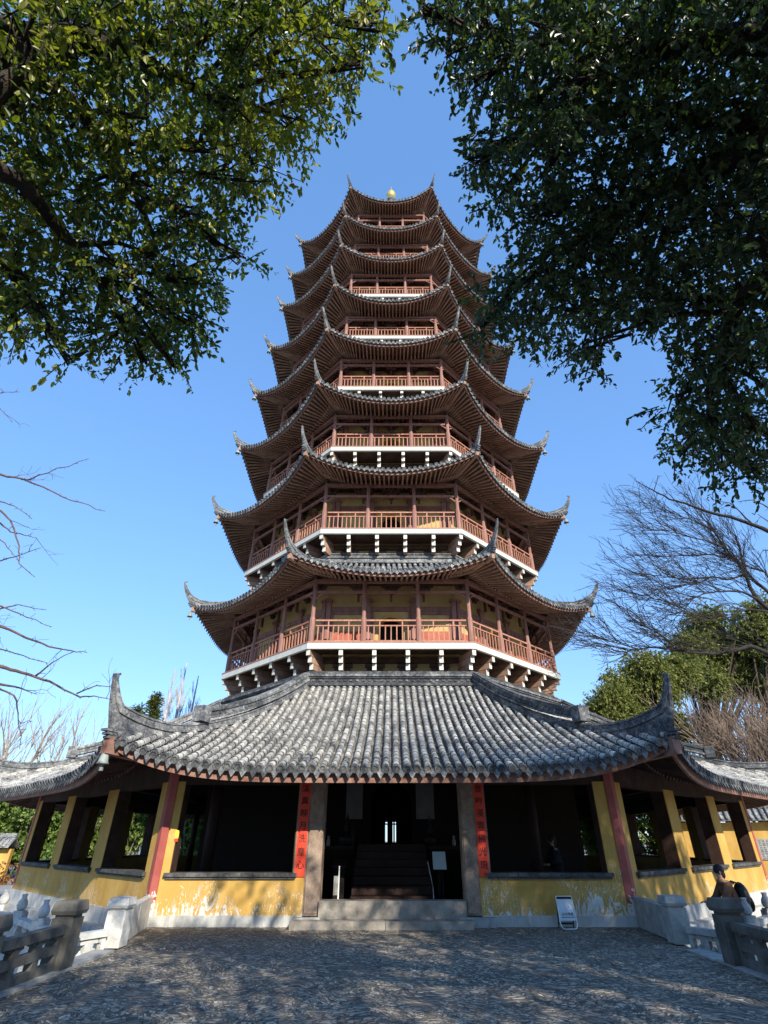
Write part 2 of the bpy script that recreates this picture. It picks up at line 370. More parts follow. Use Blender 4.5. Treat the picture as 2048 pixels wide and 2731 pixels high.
def octa_ring(mb, o0, o1, z0, z1, mi=0, ks=range(8)):
    for k in ks: boxF(mb, k, 0, 0, o0, o1, z0, z1, mi, (True, True))

class Roof:
    def __init__(s, wc, zc, am, zm, wi, zi, sp=.236, curve=(.8, .2)):
        s.wc, s.zc, s.am, s.zm, s.wi, s.zi, s.sp = wc, zc, am, zm, wi, zi, sp
        s.oi = wi * S8; s.curve = curve; s.hip = .25; s.ex = 2.0
    def eave(s, p):
        p = abs(p); return s.am + (S8 * s.wc - s.am) * p ** 3, s.zm + (s.zc - s.zm) * p ** s.ex
    def pt(s, p, t):
        oe, ze = s.eave(p); w = s.wc + (s.wi - s.wc) * t
        q = abs(p) ** 3; c0 = s.curve[0] * (1 - q) + s.hip * q
        h = c0 * t + (1 - c0) * t * t
        return p * w, oe + (s.oi - oe) * t, ze + (s.zi - ze) * h
    def row(s, sv, t):
        w = s.wc + (s.wi - s.wc) * t; p = sv / w
        if abs(p) > 1: return None
        return s.pt(p, t)
    def tmax(s, sv):
        if abs(sv) <= s.wi: return 1.0
        return (s.wc - abs(sv)) / (s.wc - s.wi)

def roof_slab(rf, nt=8, npp=16):
    mb = MB()
    for k in range(8):
        V = []
        for i in range(npp + 1):
            for j in range(nt + 1):
                a = rf.pt(-1 + 2 * i / npp, j / nt); V.append(F(k, a[0], a[1], a[2] - .085))
        Fc = [(i * (nt + 1) + j, (i + 1) * (nt + 1) + j, (i + 1) * (nt + 1) + j + 1, i * (nt + 1) + j + 1) for i in range(npp) for j in range(nt)]
        mb.add(V, Fc, 0, True)
    return mb
def tile_rows(rf, faces, step, r=.072, pan=False):
    """barrel tile rows, each tile a short half tube; pan tiles in between as little steps"""
    mb = MB(); n = int(2 * rf.wc / rf.sp); n += n % 2
    ss = [(-n / 2 + i + .5) * rf.sp for i in range(n)]
    ang = np.linspace(-.45, math.pi + .45, 7)
    slope = math.hypot(rf.am - rf.oi, rf.zi - rf.zm)
    for k in faces:
        nk, tk = frame(k)
        for sv in ss:
            if abs(sv) > rf.wc - .06: continue
            tm = rf.tmax(sv)
            if tm < .02: continue
            cnt = max(1, int(slope * tm / step))
            for q in range(cnt):
                t0, t1 = tm * q / cnt, tm * (q + 1) / cnt
                V = []
                j1, j2 = random.uniform(-.006, .006), random.uniform(-.005, .005)
                for t, rr in ((t0, r * 1.10), (t1, r * .93)):
                    a = rf.row(sv, min(t, tm * .9999)) or rf.row(sv * .9999, t * .999)
                    if a is None: break
                    c = F(k, a[0] + j1, a[1], a[2] + .030 + j2)
                    for g in ang: V.append(c + tk * (math.cos(g) * rr) + np.array((0, 0, math.sin(g) * rr)))
                if len(V) == 14: mb.add(V, [(i + 1, i, 7 + i, 8 + i) for i in range(6)], 0, True)
        if pan:
            gs = [(ss[i] + ss[i + 1]) / 2 for i in range(len(ss) - 1)]
            for sv in gs:
                tm = rf.tmax(abs(sv) + .08)
                if tm < .03: continue
                cnt = max(1, int(slope * tm / .135))
                for q in range(cnt):
                    t0, t1 = tm * q / cnt, tm * (q + 1) / cnt
                    V = []
                    for t, dz in ((t0, .030), (t1, -.004)):
                        for ds, dd in ((-.066, .012), (0, -.022), (.066, .012)):
                            a = rf.row(sv + ds, t)
                            if a is None: a = rf.row((sv + ds) * .98, t * .99)
                            if a is None: break
                            V.append(F(k, a[0], a[1], a[2] - .045 + dd + dz))
                    if len(V) == 6:
                        V += [V[0] - np.array((0, 0, .03)), V[1] - np.array((0, 0, .03)), V[2] - np.array((0, 0, .03))]
                        mb.add(V, [(0, 1, 4, 3), (1, 2, 5, 4), (6, 7, 1, 0), (7, 8, 2, 1)], 1, False)
    return mb
def tile_ends(rf, faces, r=.078, drip=.17, fine=True):
    mb = MB(); n = int(2 * rf.wc / rf.sp); n += n % 2
    ss = [(-n / 2 + i + .5) * rf.sp for i in range(n)]
    for k in faces:
        nk, tk = frame(k); up = np.array((0, 0, 1.0))
        for i, sv in enumerate(ss):
            if abs(sv) > rf.wc - .06: continue
            a = rf.row(sv, 0); b = rf.row(sv * .99, .06)
            if a is None: continue
            c = F(k, *a) + np.array((0, 0, .014)); d = c - F(k, *(b or rf.row(sv * .97, .02))); d /= np.linalg.norm(d)
            d = nk * .93 - up * .37
            e2 = np.cross(tk, d); e2 /= np.linalg.norm(e2)
            if e2[2] < 0: e2 = -e2
            m_ = 10
            ring = lambda rr, off: [c + d * off + (tk * math.cos(2 * math.pi * j / m_) + e2 * math.sin(2 * math.pi * j / m_)) * rr for j in range(m_)]
            V = ring(r * 1.02, -.03) + ring(r * 1.02, .055) + ring(r * .78, .058) + ring(r * .74, .040)
            Fc = [(q * m_ + j, q * m_ + (j + 1) % m_, (q + 1) * m_ + (j + 1) % m_, (q + 1) * m_ + j) for q in range(3) for j in range(m_)]
            Fc += [tuple(3 * m_ + j for j in range(m_))]
            mb.add(V, Fc, 0, False)
            if i < len(ss) - 1 and abs(sv + rf.sp / 2) < rf.wc - .08:
                a = rf.row(sv + rf.sp / 2, 0)
                c = F(k, *a) + nk * .012 - up * .025
                dn = -up * .94 - nk * -.22
                w_ = rf.sp * .34
                pr = [(-w_, .035), (w_, .035), (w_ * 1.02, -.25 * drip), (w_ * .55, -.62 * drip), (0, -drip), (-w_ * .55, -.62 * drip), (-w_ * 1.02, -.25 * drip)]
                V = [c + tk * x - dn * y for x, y in pr] + [c + tk * x - dn * y - nk * .02 for x, y in pr]
                m2 = len(pr)
                mb.add(V, [tuple(range(m2)), tuple(range(m2, 2 * m2))[::-1]] + [(j, j + m2, (j + 1) % m2 + m2, (j + 1) % m2) for j in range(m2)], 0, False)
    return mb
def eave_boards(rf, top=.05, h=.17, inset=.10, npp=18):
    mb = MB()
    for k in range(8):
        V = []
        for i in range(npp + 1):
            p = -1 + 2 * i / npp; o, z = rf.eave(p); wv = p * rf.wc
            for oo, zz in ((inset, -top), (inset, -top - h), (inset + .07, -top - h), (inset + .07, -top)):
                V.append(F(k, wv * (1 - oo / o), o - oo, z + zz))
        Fc = [(i * 4 + j, i * 4 + (j + 1) % 4, (i + 1) * 4 + (j + 1) % 4, (i + 1) * 4 + j) for i in range(npp) for j in range(4)]
        mb.add(V, Fc)
    return mb
def soffit_z(rf, ow, slope):
    return rf.zm - .2 + slope * (rf.am - ow)
def soffit(rf, ww, slope, npp=16):
    mb = MB(); ow = ww * S8; zi = soffit_z(rf, ow, slope)
    for k in range(8):
        V = []
        for i in range(npp + 1):
            p = -1 + 2 * i / npp; o, z = rf.eave(p)
            a = F(k, p * rf.wc * .985, o - .12, z - .14); b = F(k, p * ww, ow, zi)
            V += [a, (a + b) / 2 + np.array((0, 0, .02)), b]
        Fc = [(i * 3 + j, i * 3 + j + 1, (i + 1) * 3 + j + 1, (i + 1) * 3 + j) for i in range(npp) for j in range(2)]
        mb.add(V, Fc)
    return mb
def rafters(rf, ww, slope, sp=.2, w=.085, h=.10, faces=range(8)):
    mb = MB(); ow = ww * S8; zi = soffit_z(rf, ow, slope)
    n = int(2 * rf.wc / sp); lim = ww * .82
    for k in faces:
        for i in range(n + 1):
            s = -rf.wc + .08 + (2 * rf.wc - .16) * i / n; p = s / rf.wc
            si = s if abs(s) < lim else math.copysign(lim + (abs(s) - lim) / (rf.wc - lim) * (ww - lim) * .96, s)
            o, z = rf.eave(p)
            a = F(k, s * .985, o - .2, z - .155 - h / 2); b = F(k, si, ow + .02, zi - h / 2)
            m_ = a + (b - a) * .42
            mb.bar(a, m_ + (b - m_) * .1, w * .8, h * .8)
            mb.bar(m_ - np.array((0, 0, .06)), b - np.array((0, 0, .02)), w, h)
    return mb
def corner_dir(k):
    a = R(-90 + 45 * k + 22.5); return np.array((math.cos(a), math.sin(a), 0)), np.array((-math.sin(a), math.cos(a), 0))
RC = 1 / math.sin(R(22.5))
def sweep(mb, pts, prof, side, mi=0):
    """sweep a closed profile [(x across, y up)] scaled per point: pts = [(point, tangent, scale)]"""
    m_ = len(prof); V = []
    for p, tg, sc in pts:
        tg = np.array(tg, float); tg /= np.linalg.norm(tg); up = np.cross(side, tg)
        if up[2] < -.2 or (abs(up[2]) <= .2 and np.dot(up, sc[2]) < 0 if len(sc) > 2 else False): up = -up
        for x, y in prof: V.append(p + side * x * sc[0] + up * y * sc[1])
    k = len(pts)
    Fc = [(i * m_ + j, i * m_ + (j + 1) % m_, (i + 1) * m_ + (j + 1) % m_, (i + 1) * m_ + j) for i in range(k - 1) for j in range(m_)]
    Fc += [tuple(range(m_))[::-1], tuple((k - 1) * m_ + j for j in range(m_))]
    mb.add(V, Fc, mi)
def upturn(rf, k, w, h, tip_r, tip_h, t_from=1.0, hs=.30, rz=.20):
    """hip ridge running down a roof corner and curling up to a horn"""
    d, sd = corner_dir(k); mb = MB(); pts = []
    def hp(t):
        a = rf.pt(1, t); return C0 + d * (a[0] * RC) + np.array((0, 0, a[2]))
    nseg = 11
    for i in range(nseg + 1):
        t = t_from * (1 - i / nseg) ** 1.6; rise = tip_h * rz * max(0, 1 - t / .36) ** 2.2; pts.append((hp(t) + np.array((0, 0, rise)), (1.0, 1.0, rise)))
    e = hp(0)
    for f, g, sc in ((.30, .13, .94), (.54, .29, .85), (.72, .47, .74), (.86, .68, .60), (.95, .85, .48), (1.0, 1.0, hs)):
        pts.append((e + d * tip_r * f + np.array((0, 0, tip_h * (rz + (1 - rz) * g))), (sc, sc, rz * .8 * tip_h * max(0, 1 - f / .75))))
    P_ = []
    for i, (p, sc) in enumerate(pts):
        a = pts[max(i - 1, 0)][0]; b = pts[min(i + 1, len(pts) - 1)][0]; P_.append((p, b - a, sc))
    m_ = [(-w * .30, -.04), (w * .30, -.04), (w * .30, .012), (w / 2, .014), (w / 2, h * .35), (w * .38, h * .40), (w * .38, h * .72), (w * .5, h * .78), (w * .35, h), (-w * .35, h), (-w * .5, h * .78), (-w * .38, h * .72), (-w * .38, h * .40), (-w / 2, h * .35), (-w / 2, .014), (-w * .30, .012)]
    V = []
    for p, tg, sc in P_:
        tg = tg / np.linalg.norm(tg); up = np.cross(sd, tg); up = up if np.dot(up, np.array((0, 0, 1)) - d) > 0 else -up
        for x, y in m_: V.append(p + sd * x * sc[0] + up * y * sc[1] - np.array((0, 0, sc[2] + .02 if y < 0 else 0)))
    kk = len(P_); n = len(m_)
    mb.add(V, [(i * n + j, i * n + (j + 1) % n, (i + 1) * n + (j + 1) % n, (i + 1) * n + j) for i in range(kk - 1) for j in range(n)] + [tuple(range(n))[::-1], tuple((kk - 1) * n + j for j in range(n))])
    # small curl under the horn tip and a stack of corner tiles beneath the horn
    tp = pts[-1][0]; mb.bar(tp - np.array((0, 0, .06)), tp - d * .16 + np.array((0, 0, .02)), .05 * w / .2, .05 * w / .2)
    for q in range(3):
        c = e + d * (.02 + .05 * q) + np.array((0, 0, -.05 + .07 * q)); mb.bar(c - d * .12, c + d * .10, w * .9, .05)
    return mb

VIS = range(-2, 3)
# ---- ground hall ------------------------------------------------------
HA, HW = 13.05, 5.405; HI = 12.70; ZS, ZT = .90, 2.83
hw = None
def face_wall(mb, k, opens, zbot):
    """plaster wall of face k with openings [(s0, s1)]"""
    boxF(mb, k, 0, 0, HI, HA, .2, ZS, 0, (True, True)) if k not in (0, 4) else None
    edges = [None] + [e for o in opens for e in o] + [None]
    for i in range(0, len(edges), 2):
        a, b = edges[i], edges[i + 1]
        boxF(mb, k, a if a is not None else 0, b if b is not None else 0, HI, HA, ZS, ZT, 0, (a is None, b is None))
side_open = [(-4.905, -2.125), (-1.39, 1.39), (2.125, 4.905)]
DL, DR = -1.60, 1.66
front_open = [(-5.06, -2.24), (-1.96, 1.96), (2.26, 4.95)]
for k in range(8):
    if k in (0, 4):      # two halves either side of the doorway
        for a, (e0, e1) in ((-1, front_open[0]), (1, front_open[2])) if k == 0 else ((-1, (-4.95, -2.26)), (1, (2.24, 5.06))):
            mb = MB()
            boxF(mb, k, 0 if a < 0 else 1.96, -1.96 if a < 0 else 0, HI, HA, .2, ZS, 0, (a < 0, a > 0))
            boxF(mb, k, 0 if a < 0 else 1.96, e0, HI, HA, ZS, ZT, 0, (a < 0, False)); boxF(mb, k, e1, -1.96 if a < 0 else 0, HI, HA, ZS, ZT, 0, (False, a > 0))
            o = mb.build('hall_wall', M['plaster'], hw or pag); hw = hw or o
    else:
        mb = MB(); face_wall(mb, k, side_open, ZL); mb.build('side_wall', M['plaster_side'], hw)
mb = MB()
for k in range(8): boxF(mb, k, 0, 0, HI + .02, HA - .02, ZT, 3.25, 0, (True, True))
mb.build('lintel_beam', M['dark_beam'], hw)
mb = MB()
for k in range(8): boxF(mb, k, 0, 0, HI, HA + .03, ZL, .2, 0, (True, True))
octa_ring(mb, HA + .03, HA + .30, ZL, -.12, 0, [1, 2, 3, 4, 5, 6, 7])
mb.build('plinth', M['plinth'], hw)
for k in range(-2, 3):
    for s0, s1 in (side_open if k else [front_open[0], front_open[2]]):
        mb = MB(); n = max(4, int((s1 - s0 + .2) / .24)); st = (s1 - s0 + .2) / n
        for i in range(n):
            boxF(mb, k, s0 - .1 + i * st + .004, s0 - .1 + (i + 1) * st - .004, HI - .03, HA + .09, ZS + .002, ZS + .075)
        boxF(mb, k, s0 - .06, s1 + .06, HI + .01, HA + .05, ZS - .045, ZS - .002)
        mb.build('window_sill', M['sill'], hw)
        mb = MB()      # dark timber head and jamb linings
        boxF(mb, k, s0, s1, HI + .03, HA - .03, ZT - .06, ZT - .002)
        for a, b in ((s0 + .002, s0 + .022), (s1 - .022, s1 - .002)): boxF(mb, k, a, b, HI - .01, HA - .012, ZS + .08, ZT - .06)
        mb.build('window_frame', M['dark_beam'], hw)
for k in range(8):     # red corner columns set in the wall
    d, sd = corner_dir(k - 1); c = C0 + d * (HW * RC)
    mb = MB()
    for q in (-1, 1):
        n, t = frame(k - 1 if q < 0 else k)
        boxF(mb, (k - 1) if q < 0 else k, (HW - .16) if q < 0 else 0, 0 if q < 0 else (-HW + .16), HA - .2, HA + .022, .2 if k in (0, 1) else .14, 3.1, 0, (q > 0, q < 0))
    mb.build('corner_column', M['redcol'], hw)
for s0, s1 in ((-1.955, DL), (DR, 2.0)):
    mb = MB(); boxF(mb, 0, s0, s1, HI - .12, HA + .03, .18, 3.0); boxF(mb, 0, s0 + .03, s1 - .03, HI - .1, HA + .06, .24, 2.6)
    o = mb.build('door_post', M['stone_brown'], hw)
    mb = MB(); boxF(mb, 0, s0 - .18, s1 + .28 if s0 > 0 else s1 + .05, HA - .1, HA + .2, .004, .18); mb.build('post_base', M['stone'], hw)
mb = MB(); boxF(mb, 0, DL + .002, DR - .002, HA - .25, HA + .12, .14, .47); mb.build('threshold', M['stone_step'], hw)
mb = MB()
for a, b in ((-2.15, -.12), (-.11, 1.74)): boxF(mb, 0, a, b, HA + .1, HA + .52, .002, .15)
mb.build('step', M['stone_step'], hw)
# inner floor, core of the ground storey, stair, inner columns
mb = MB()
for k in range(8): mb.add([F(k, -HI / S8, HI, .05), F(k, HI / S8, HI, .05), C0 + np.array((0, 0, .05))], [(0, 1, 2)])
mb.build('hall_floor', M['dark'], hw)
CA = 7.55
core = MB()
for k in range(8):
    if k in (0, 4):
        boxF(core, k, 0, -.68, CA - .5, CA, .05, 6.6, 0, (True, False)); boxF(core, k, .68, 0, CA - .5, CA, .05, 6.6, 0, (False, True))
        boxF(core, k, -.68, .68, CA - .5, CA, 3.4, 6.6); boxF(core, k, -.68, .68, CA - .5, CA, .05, 1.5)
        for q in range(8):
            a0, a1 = math.pi * q / 8, math.pi * (q + 1) / 8
            V = [F(k, .68 * math.cos(a), o, 2.65 + .68 * math.sin(a)) for o in (CA - .3, CA) for a in (a0, a1)] + [F(k, .68 * math.cos(a), o, 3.4) for o in (CA - .3, CA) for a in (a0, a1)]
            core.hexa([V[0], V[1], V[3], V[2], V[4], V[5], V[7], V[6]])
    else: boxF(core, k, 0, 0, CA - .5, CA, .05, 6.6, 0, (True, True))
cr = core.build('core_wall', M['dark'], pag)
mb = MB()
for i in range(8):
    mb.box(-1.02, 1.05, 15.7 + i * .45, 19.96 - .002, .052 + i * .181 + .003, .052 + (i + 1) * .181)
mb.build('stair', M['dark_col'], cr)
mb = MB()    # boarded rear door of the passage, with gaps
boxF(mb, 4, -.68, -.27, CA - .45, CA - .38, 1.5, 3.3); boxF(mb, 4, -.21, -.12, CA - .45, CA - .38, 1.5, 3.3); boxF(mb, 4, -.09, .22, CA - .45, CA - .38, 1.5, 3.3); boxF(mb, 4, .28, .30, CA - .45, CA - .38, 1.5, 3.3); boxF(mb, 4, .33, .68, CA - .45, CA - .38, 1.5, 3.3)
boxF(mb, 4, -.68, .68, CA - .37, CA - .33, 2.35, 2.42)
mb.build('rear_door', M['dark'], cr)
for k in range(8):
    for s in (-5.0,):
        mb = MB(); p = F(k, s, 10.45, 0); mb.tube([p + np.array((0, 0, z)) for z in (.05, 1.9, 3.6)], [.16, .155, .15], 12); mb.build('hall_column', M['dark_col'], cr)
mb = MB()
for k in range(8): boxF(mb, k, 0, 0, 10.3, 10.55, 3.3, 3.6, 0, (True, True))
mb.build('hall_beam', M['dark'], cr)

rf1 = Roof(6.23, 3.58, 14.75, 2.93, 3.10, 6.45, .232, (.72, .28))
rf1.ex = 5.0
slab = roof_slab(rf1, 12, 40)
roof1 = slab.build('ground_roof', M['ridge'], pag)
tile_rows(rf1, (-1, 0, 1), .29, .078, True).build('roof_tiles', [M['tile'], M['pan']], roof1)
tile_rows(rf1, (-3, -2, 2, 3, 4), .8, .078, False).build('rear_roof_tiles', M['tile'], roof1)
for k in range(-2, 3): tile_ends(rf1, [k], .086, .19).build('tile_ends', M['tile_end'], roof1)
eave_boards(rf1, .06, .20, .12, 40).build('eave_board', M['wood_board'], roof1)
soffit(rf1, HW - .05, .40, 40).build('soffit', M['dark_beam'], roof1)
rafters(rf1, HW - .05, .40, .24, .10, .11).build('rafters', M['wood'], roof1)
mb = MB()
for k in range(8):
    V = [F(k, -HI / S8, HI, 3.2), F(k, HI / S8, HI, 3.2), F(k, CA / S8, CA, 5.4), F(k, -CA / S8, CA, 5.4)]; mb.add(V, [(3, 2, 1, 0)])
mb.build('hall_ceiling', M['dark'], roof1)
# top ring ridge of the ground roof: stacked mouldings and a carved frieze
mb = MB(); oi = rf1.oi
for dz0, dz1, do in ((-.15, .02, .10), (.02, .10, .20), (.10, .16, .13), (.16, .30, .07), (.30, .36, .13), (.36, .44, .19), (.44, .52, .12), (.52, .58, .05)):
    octa_ring(mb, oi - .25, oi + do, 6.45 + dz0, 6.45 + dz1)
for k in range(-2, 3):
    for i in range(26):
        s = -3.0 + 6.0 * (i + .5) / 26; boxF(mb, k, s - .055, s + .055, oi + .07, oi + .10, 6.645, 6.715)
mb.build('ring_ridge', M['ridge'], roof1)
for k in range(8):
    d, sd = corner_dir(k)
    mb = upturn(rf1, k, .20, .22, .34, 1.28, 1.0, .55, .36)
    # the high carved stretch of the hip ridge, ending in a block
    def hp(t):
        a = rf1.pt(1, t); return C0 + d * (a[0] * RC) + np.array((0, 0, a[2]))
    for ww, z0, z1 in ((.30, .30, .36), (.20, .36, .50), (.28, .50, .56), (.22, .56, .62)):
        q0 = None
        for i in range(7):
            t = .98 - (.98 - .34) * i / 6; q1 = hp(t)
            if q0 is not None:
                c = []
                for zz in (z0, z1):
                    c += [q0 - sd * ww / 2 + np.array((0, 0, zz)), q1 - sd * ww / 2 + np.array((0, 0, zz)), q1 + sd * ww / 2 + np.array((0, 0, zz)), q0 + sd * ww / 2 + np.array((0, 0, zz))]
                mb.hexa(c)
            q0 = q1
    e = hp(.34); mb.bar(e - d * .16 + np.array((0, 0, .45)), e + d * .18 + np.array((0, 0, .45)), .34, .40)
    for i in range(16):
        q1 = hp(.92 - .54 * i / 16) + np.array((0, 0, .43)); mb.bar(q1 - d * .05, q1 + d * .05, .235, .06)
    mb.build('upturned_corner', M['ridge_pale'] if k in (-1 % 8, 6) else M['ridge'], roof1)
    mb = MB(); a = C0 + d * (HW * RC) + np.array((0, 0, 3.2)); b = hp(0) + d * .02 + np.array((0, 0, -.24))
    mb.bar(a, b, .22, .24, w2=.2, h2=.28); mb.bar(b - d * .3 + np.array((0, 0, .02)), b + d * .06 + np.array((0, 0, .03)), .20, .34)
    mb.build('corner_beam', M['wood_board'], roof1)

# ---- upper storeys ----------------------------------------------------
#        floor   w_fascia  beam_z  wc   zc     am    zm     tip_r  tip_h
LV = {2: (8.06, 3.22, 10.24, 3.94, 11.12, 9.20, 10.43),
      3: (13.29, 3.12, 15.14, 3.83, 16.37, 8.95, 15.47),
      4: (18.20, 2.99, 19.84, 3.68, 21.14, 8.57, 20.11),
      5: (22.60, 2.90, 24.46, 3.55, 25.55, 8.27, 24.62),
      6: (27.06, 2.80, 28.76, 3.41, 30.00, 7.93, 28.75),
      7: (31.30, 2.72, 33.03, 3.29, 34.60, 7.64, 33.45),
      8: (35.50, 2.62, 37.23, 3.20, 38.50, 7.45, 37.30),
      9: (39.30, 2.54, 41.04, 3.06, 43.10, 7.08, 41.60)}
TIPS = {2: (.60, 1.15), 3: (.48, 1.05), 4: (.50, 1.0), 5: (.56, 1.05), 6: (.54, 1.0), 7: (.48, .9), 8: (.46, .9), 9: (.62, .75)}
SLP = .40
bell_spots = []
for lv in range(2, 10):
    fz, wf, bz, wc, zc, am, zm = LV[lv]
    af = wf * S8; ww = wf - .50; aw = ww * S8; wcol = wf - .055; acol = wcol * S8
    und = 1.12 if lv < 5 else .95
    top = lv == 9
    if top: rf = Roof(wc, zc, am, zm, .35, 49.8, .236, (.55, .45))
    else:
        nf, nw = LV[lv + 1][0], LV[lv + 1][1]
        rf = Roof(wc, zc, am, zm, nw - .47, max(nf - (1.12 if lv + 1 < 5 else .95) - .05, zm + 1.0), .236, (.6, .4))
    zso = soffit_z(rf, aw, SLP)
    # storey wall with arched doorways
    mb = MB(); zb = fz - und - .15; sp_ = fz + .95; r = .52
    for k in range(8):
        boxF(mb, k, 0, -r, aw - .4, aw, fz, zso, 0, (True, False)); boxF(mb, k, r, 0, aw - .4, aw, fz, zso, 0, (False, True))
        boxF(mb, k, -r, r, aw - .4, aw, sp_ + r + .05, zso)
        boxF(mb, k, 0, 0, aw - .4, aw, zb, fz, 0, (True, True))
        for q in range(8):
            a0, a1 = math.pi * q / 8, math.pi * (q + 1) / 8
            V = [F(k, r * math.cos(a), o, sp_ + r * math.sin(a)) for o in (aw - .4, aw) for a in (a0, a1)] + [F(k, r * math.cos(a), o, sp_ + r + .05) for o in (aw - .4, aw) for a in (a0, a1)]
            mb.hexa([V[0], V[1], V[3], V[2], V[4], V[5], V[7], V[6]])
    wall = mb.build('storey_wall', M['yellow_up'], pag)
    for k in VIS: mb = MB(); boxF(mb, k, -.6, .6, aw - .44, aw - .40, fz - .02, sp_ + .7); mb.build('door_recess', M['dark'], wall)  # near-black plate painted as the shade inside the doorway
    for k in VIS:      # ochre arch band round each doorway
        mb = MB()
        for q in range(10):
            a0, a1 = math.pi * q / 10, math.pi * (q + 1) / 10
            pr = [F(k, rr * math.cos(a), o, sp_ + rr * math.sin(a)) for o in (aw + .002, aw + .03) for a, rr in ((a0, r + .005), (a1, r + .005), (a1, r + .13), (a0, r + .13))]
            mb.hexa(pr)
        mb.build('door_arch', M['plaster_far'], wall)
    # timber frame on the wall: posts, rails, panels, capitals
    mb = MB(); pc = [-ww + .08, -ww * .36, ww * .36, ww - .08]
    mid = fz + 1.72
    for k in range(8):
        for i, s in enumerate(pc):
            w_ = .13 if i in (1, 2) else .10
            boxF(mb, k, s - w_, s + w_, aw, aw + .13, fz, min(zso, fz + 2.25), 0)
            boxF(mb, k, s - w_ * 1.5, s + w_ * 1.5, aw, aw + .18, min(zso, fz + 2.25) - .12, min(zso, fz + 2.25) - .003, 0)
        boxF(mb, k, -ww + .2, ww - .2, aw, aw + .07, mid, mid + .20); boxF(mb, k, -ww * .36 + .14, -r - .20, aw, aw + .05, fz, mid) ; boxF(mb, k, r + .20, ww * .36 - .14, aw, aw + .05, fz, mid)
        for sg in (-1, 1):
            a, b = sorted((sg * (ww * .36 + .15), sg * (ww - .2)))
            boxF(mb, k, a, a + .09, aw, aw + .045, fz, mid); boxF(mb, k, b - .09, b, aw, aw + .045, fz, mid); boxF(mb, k, a + .09, b - .09, aw, aw + .045, mid - .14, mid)
    mb.build('timber_frame', M['col_brown'], wall)
    if lv == 2:
        for k in VIS:
            for sg in (-1, 1):
                a, b = sorted((sg * (ww * .36 + .15), sg * (ww - .2)))
                mb = MB(); boxF(mb, k, a + .09, b - .09, aw, aw + .05, fz + .42, fz + .85); boxF(mb, k, a + .09, a + .2, aw, aw + .05, fz + .02, fz + .42); boxF(mb, k, b - .2, b - .09, aw, aw + .05, fz + .02, fz + .42)
                mb.build('lower_panel', M['red'], wall)
    # bracket clusters under the eaves
    mb = MB()
    ob = (aw + acol) / 2 + .05
    for k in (range(8) if lv < 6 else VIS):
        for s in (-ww * .5, 0, ww * .5):
            zt = soffit_z(rf, ob, SLP) - .1
            boxF(mb, k, s - .05, s + .05, ob - .45, ob + .45, zt - .13, zt - .02); boxF(mb, k, s - .045, s + .045, ob - .05, ob + .05, zt - .95, zt - .13)
            boxF(mb, k, s - .42, s + .42, ob - .051, ob + .051, zt - .30, zt - .20); boxF(mb, k, s - .27, s + .27, ob - .052, ob + .052, zt - .46, zt - .37)
            for q in (-.40, -.25, .25, .40): boxF(mb, k, s + q - .05, s + q + .05, ob - .06, ob + .06, zt - (.20 if abs(q) > .3 else .37), zt - (.12 if abs(q) > .3 else .30))
            # wall brackets
            zt2 = zso - .12
            boxF(mb, k, s - .40, s + .40, aw, aw + .12, zt2 - .30, zt2 - .20); boxF(mb, k, s - .25, s + .25, aw, aw + .125, zt2 - .46, zt2 - .30); boxF(mb, k, s - .1, s + .1, aw, aw + .13, zt2 - .62, zt2 - .46); boxF(mb, k, s - .06, s + .06, aw, ob, zt2 - .30, zt2 - .18)
        boxF(mb, k, 0, 0, aw, aw + .09, zso - .32, zso - .14, 0, (True, True))
        d, sd = corner_dir(k)
        zt = soffit_z(rf, ob, SLP) - .12
        c = C0 + d * (ob / S8 * RC)
        mb.bar(c - d * .5 + np.array((0, 0, zt)), c + d * .55 + np.array((0, 0, zt + .02)), .12, .16)
        for dz, l in ((-.2, .42), (-.38, .27)):
            mb.bar(c - sd * l + np.array((0, 0, zt + dz)), c + sd * l + np.array((0, 0, zt + dz)), .1, .1); mb.bar(c - d * l + np.array((0, 0, zt + dz)), c + d * l + np.array((0, 0, zt + dz)), .1, .1)
    mb.build('eave_brackets', M['wood'], wall)
    # balcony
    mb = MB(); octa_ring(mb, aw - .05, af - .02, fz - .10, fz - .012)
    bal = mb.build('balcony', M['wood'], pag)
    mb = MB(); octa_ring(mb, af - .12, af, fz - .235, fz); mb.build('fascia', M['cream'], bal)
    mb = MB(); octa_ring(mb, af - .05, af + .02, fz + .001, fz + .035); mb.build('floor_edge', M['wood_red'], bal)
    # cantilever brackets below the balcony
    nb = 4
    bs = [-wf + 2 * wf * (i + 1) / (nb + 1) for i in range(nb)]
    def cant(mb, k, s):
        h = und - .24; n = 3
        for i in range(n):
            z1 = fz - .24 - h * .27 * i; z0 = z1 - h * .25; oe = af - .10 - .17 * i
            boxF(mb, k, s - .075, s + .075, aw, oe, z0, z1, 1); boxF(mb, k, s - .078, s + .078, oe, oe + .02, z0 - .003, z1, 0)
        boxF(mb, k, s - .11, s + .11, aw, aw + .30, fz - .24 - h, fz - .24 - h * .82, 1)
    def cant_corner(mb, k):
        d, sd = corner_dir(k); h = und - .24; Rr = RC / S8
        for i in range(3):
            z1 = fz - .24 - h * .27 * i; z0 = z1 - h * .25; oe = (af - .10 - .15 * i) * Rr
            a = C0 + d * aw * Rr; b = C0 + d * oe
            zc_ = np.array((0, 0, (z0 + z1) / 2)); mb.bar(a + zc_, b + zc_, .15, z1 - z0, mi=1); mb.bar(b + zc_, b + d * .02 + zc_, .156, z1 - z0 + .004, mi=0)
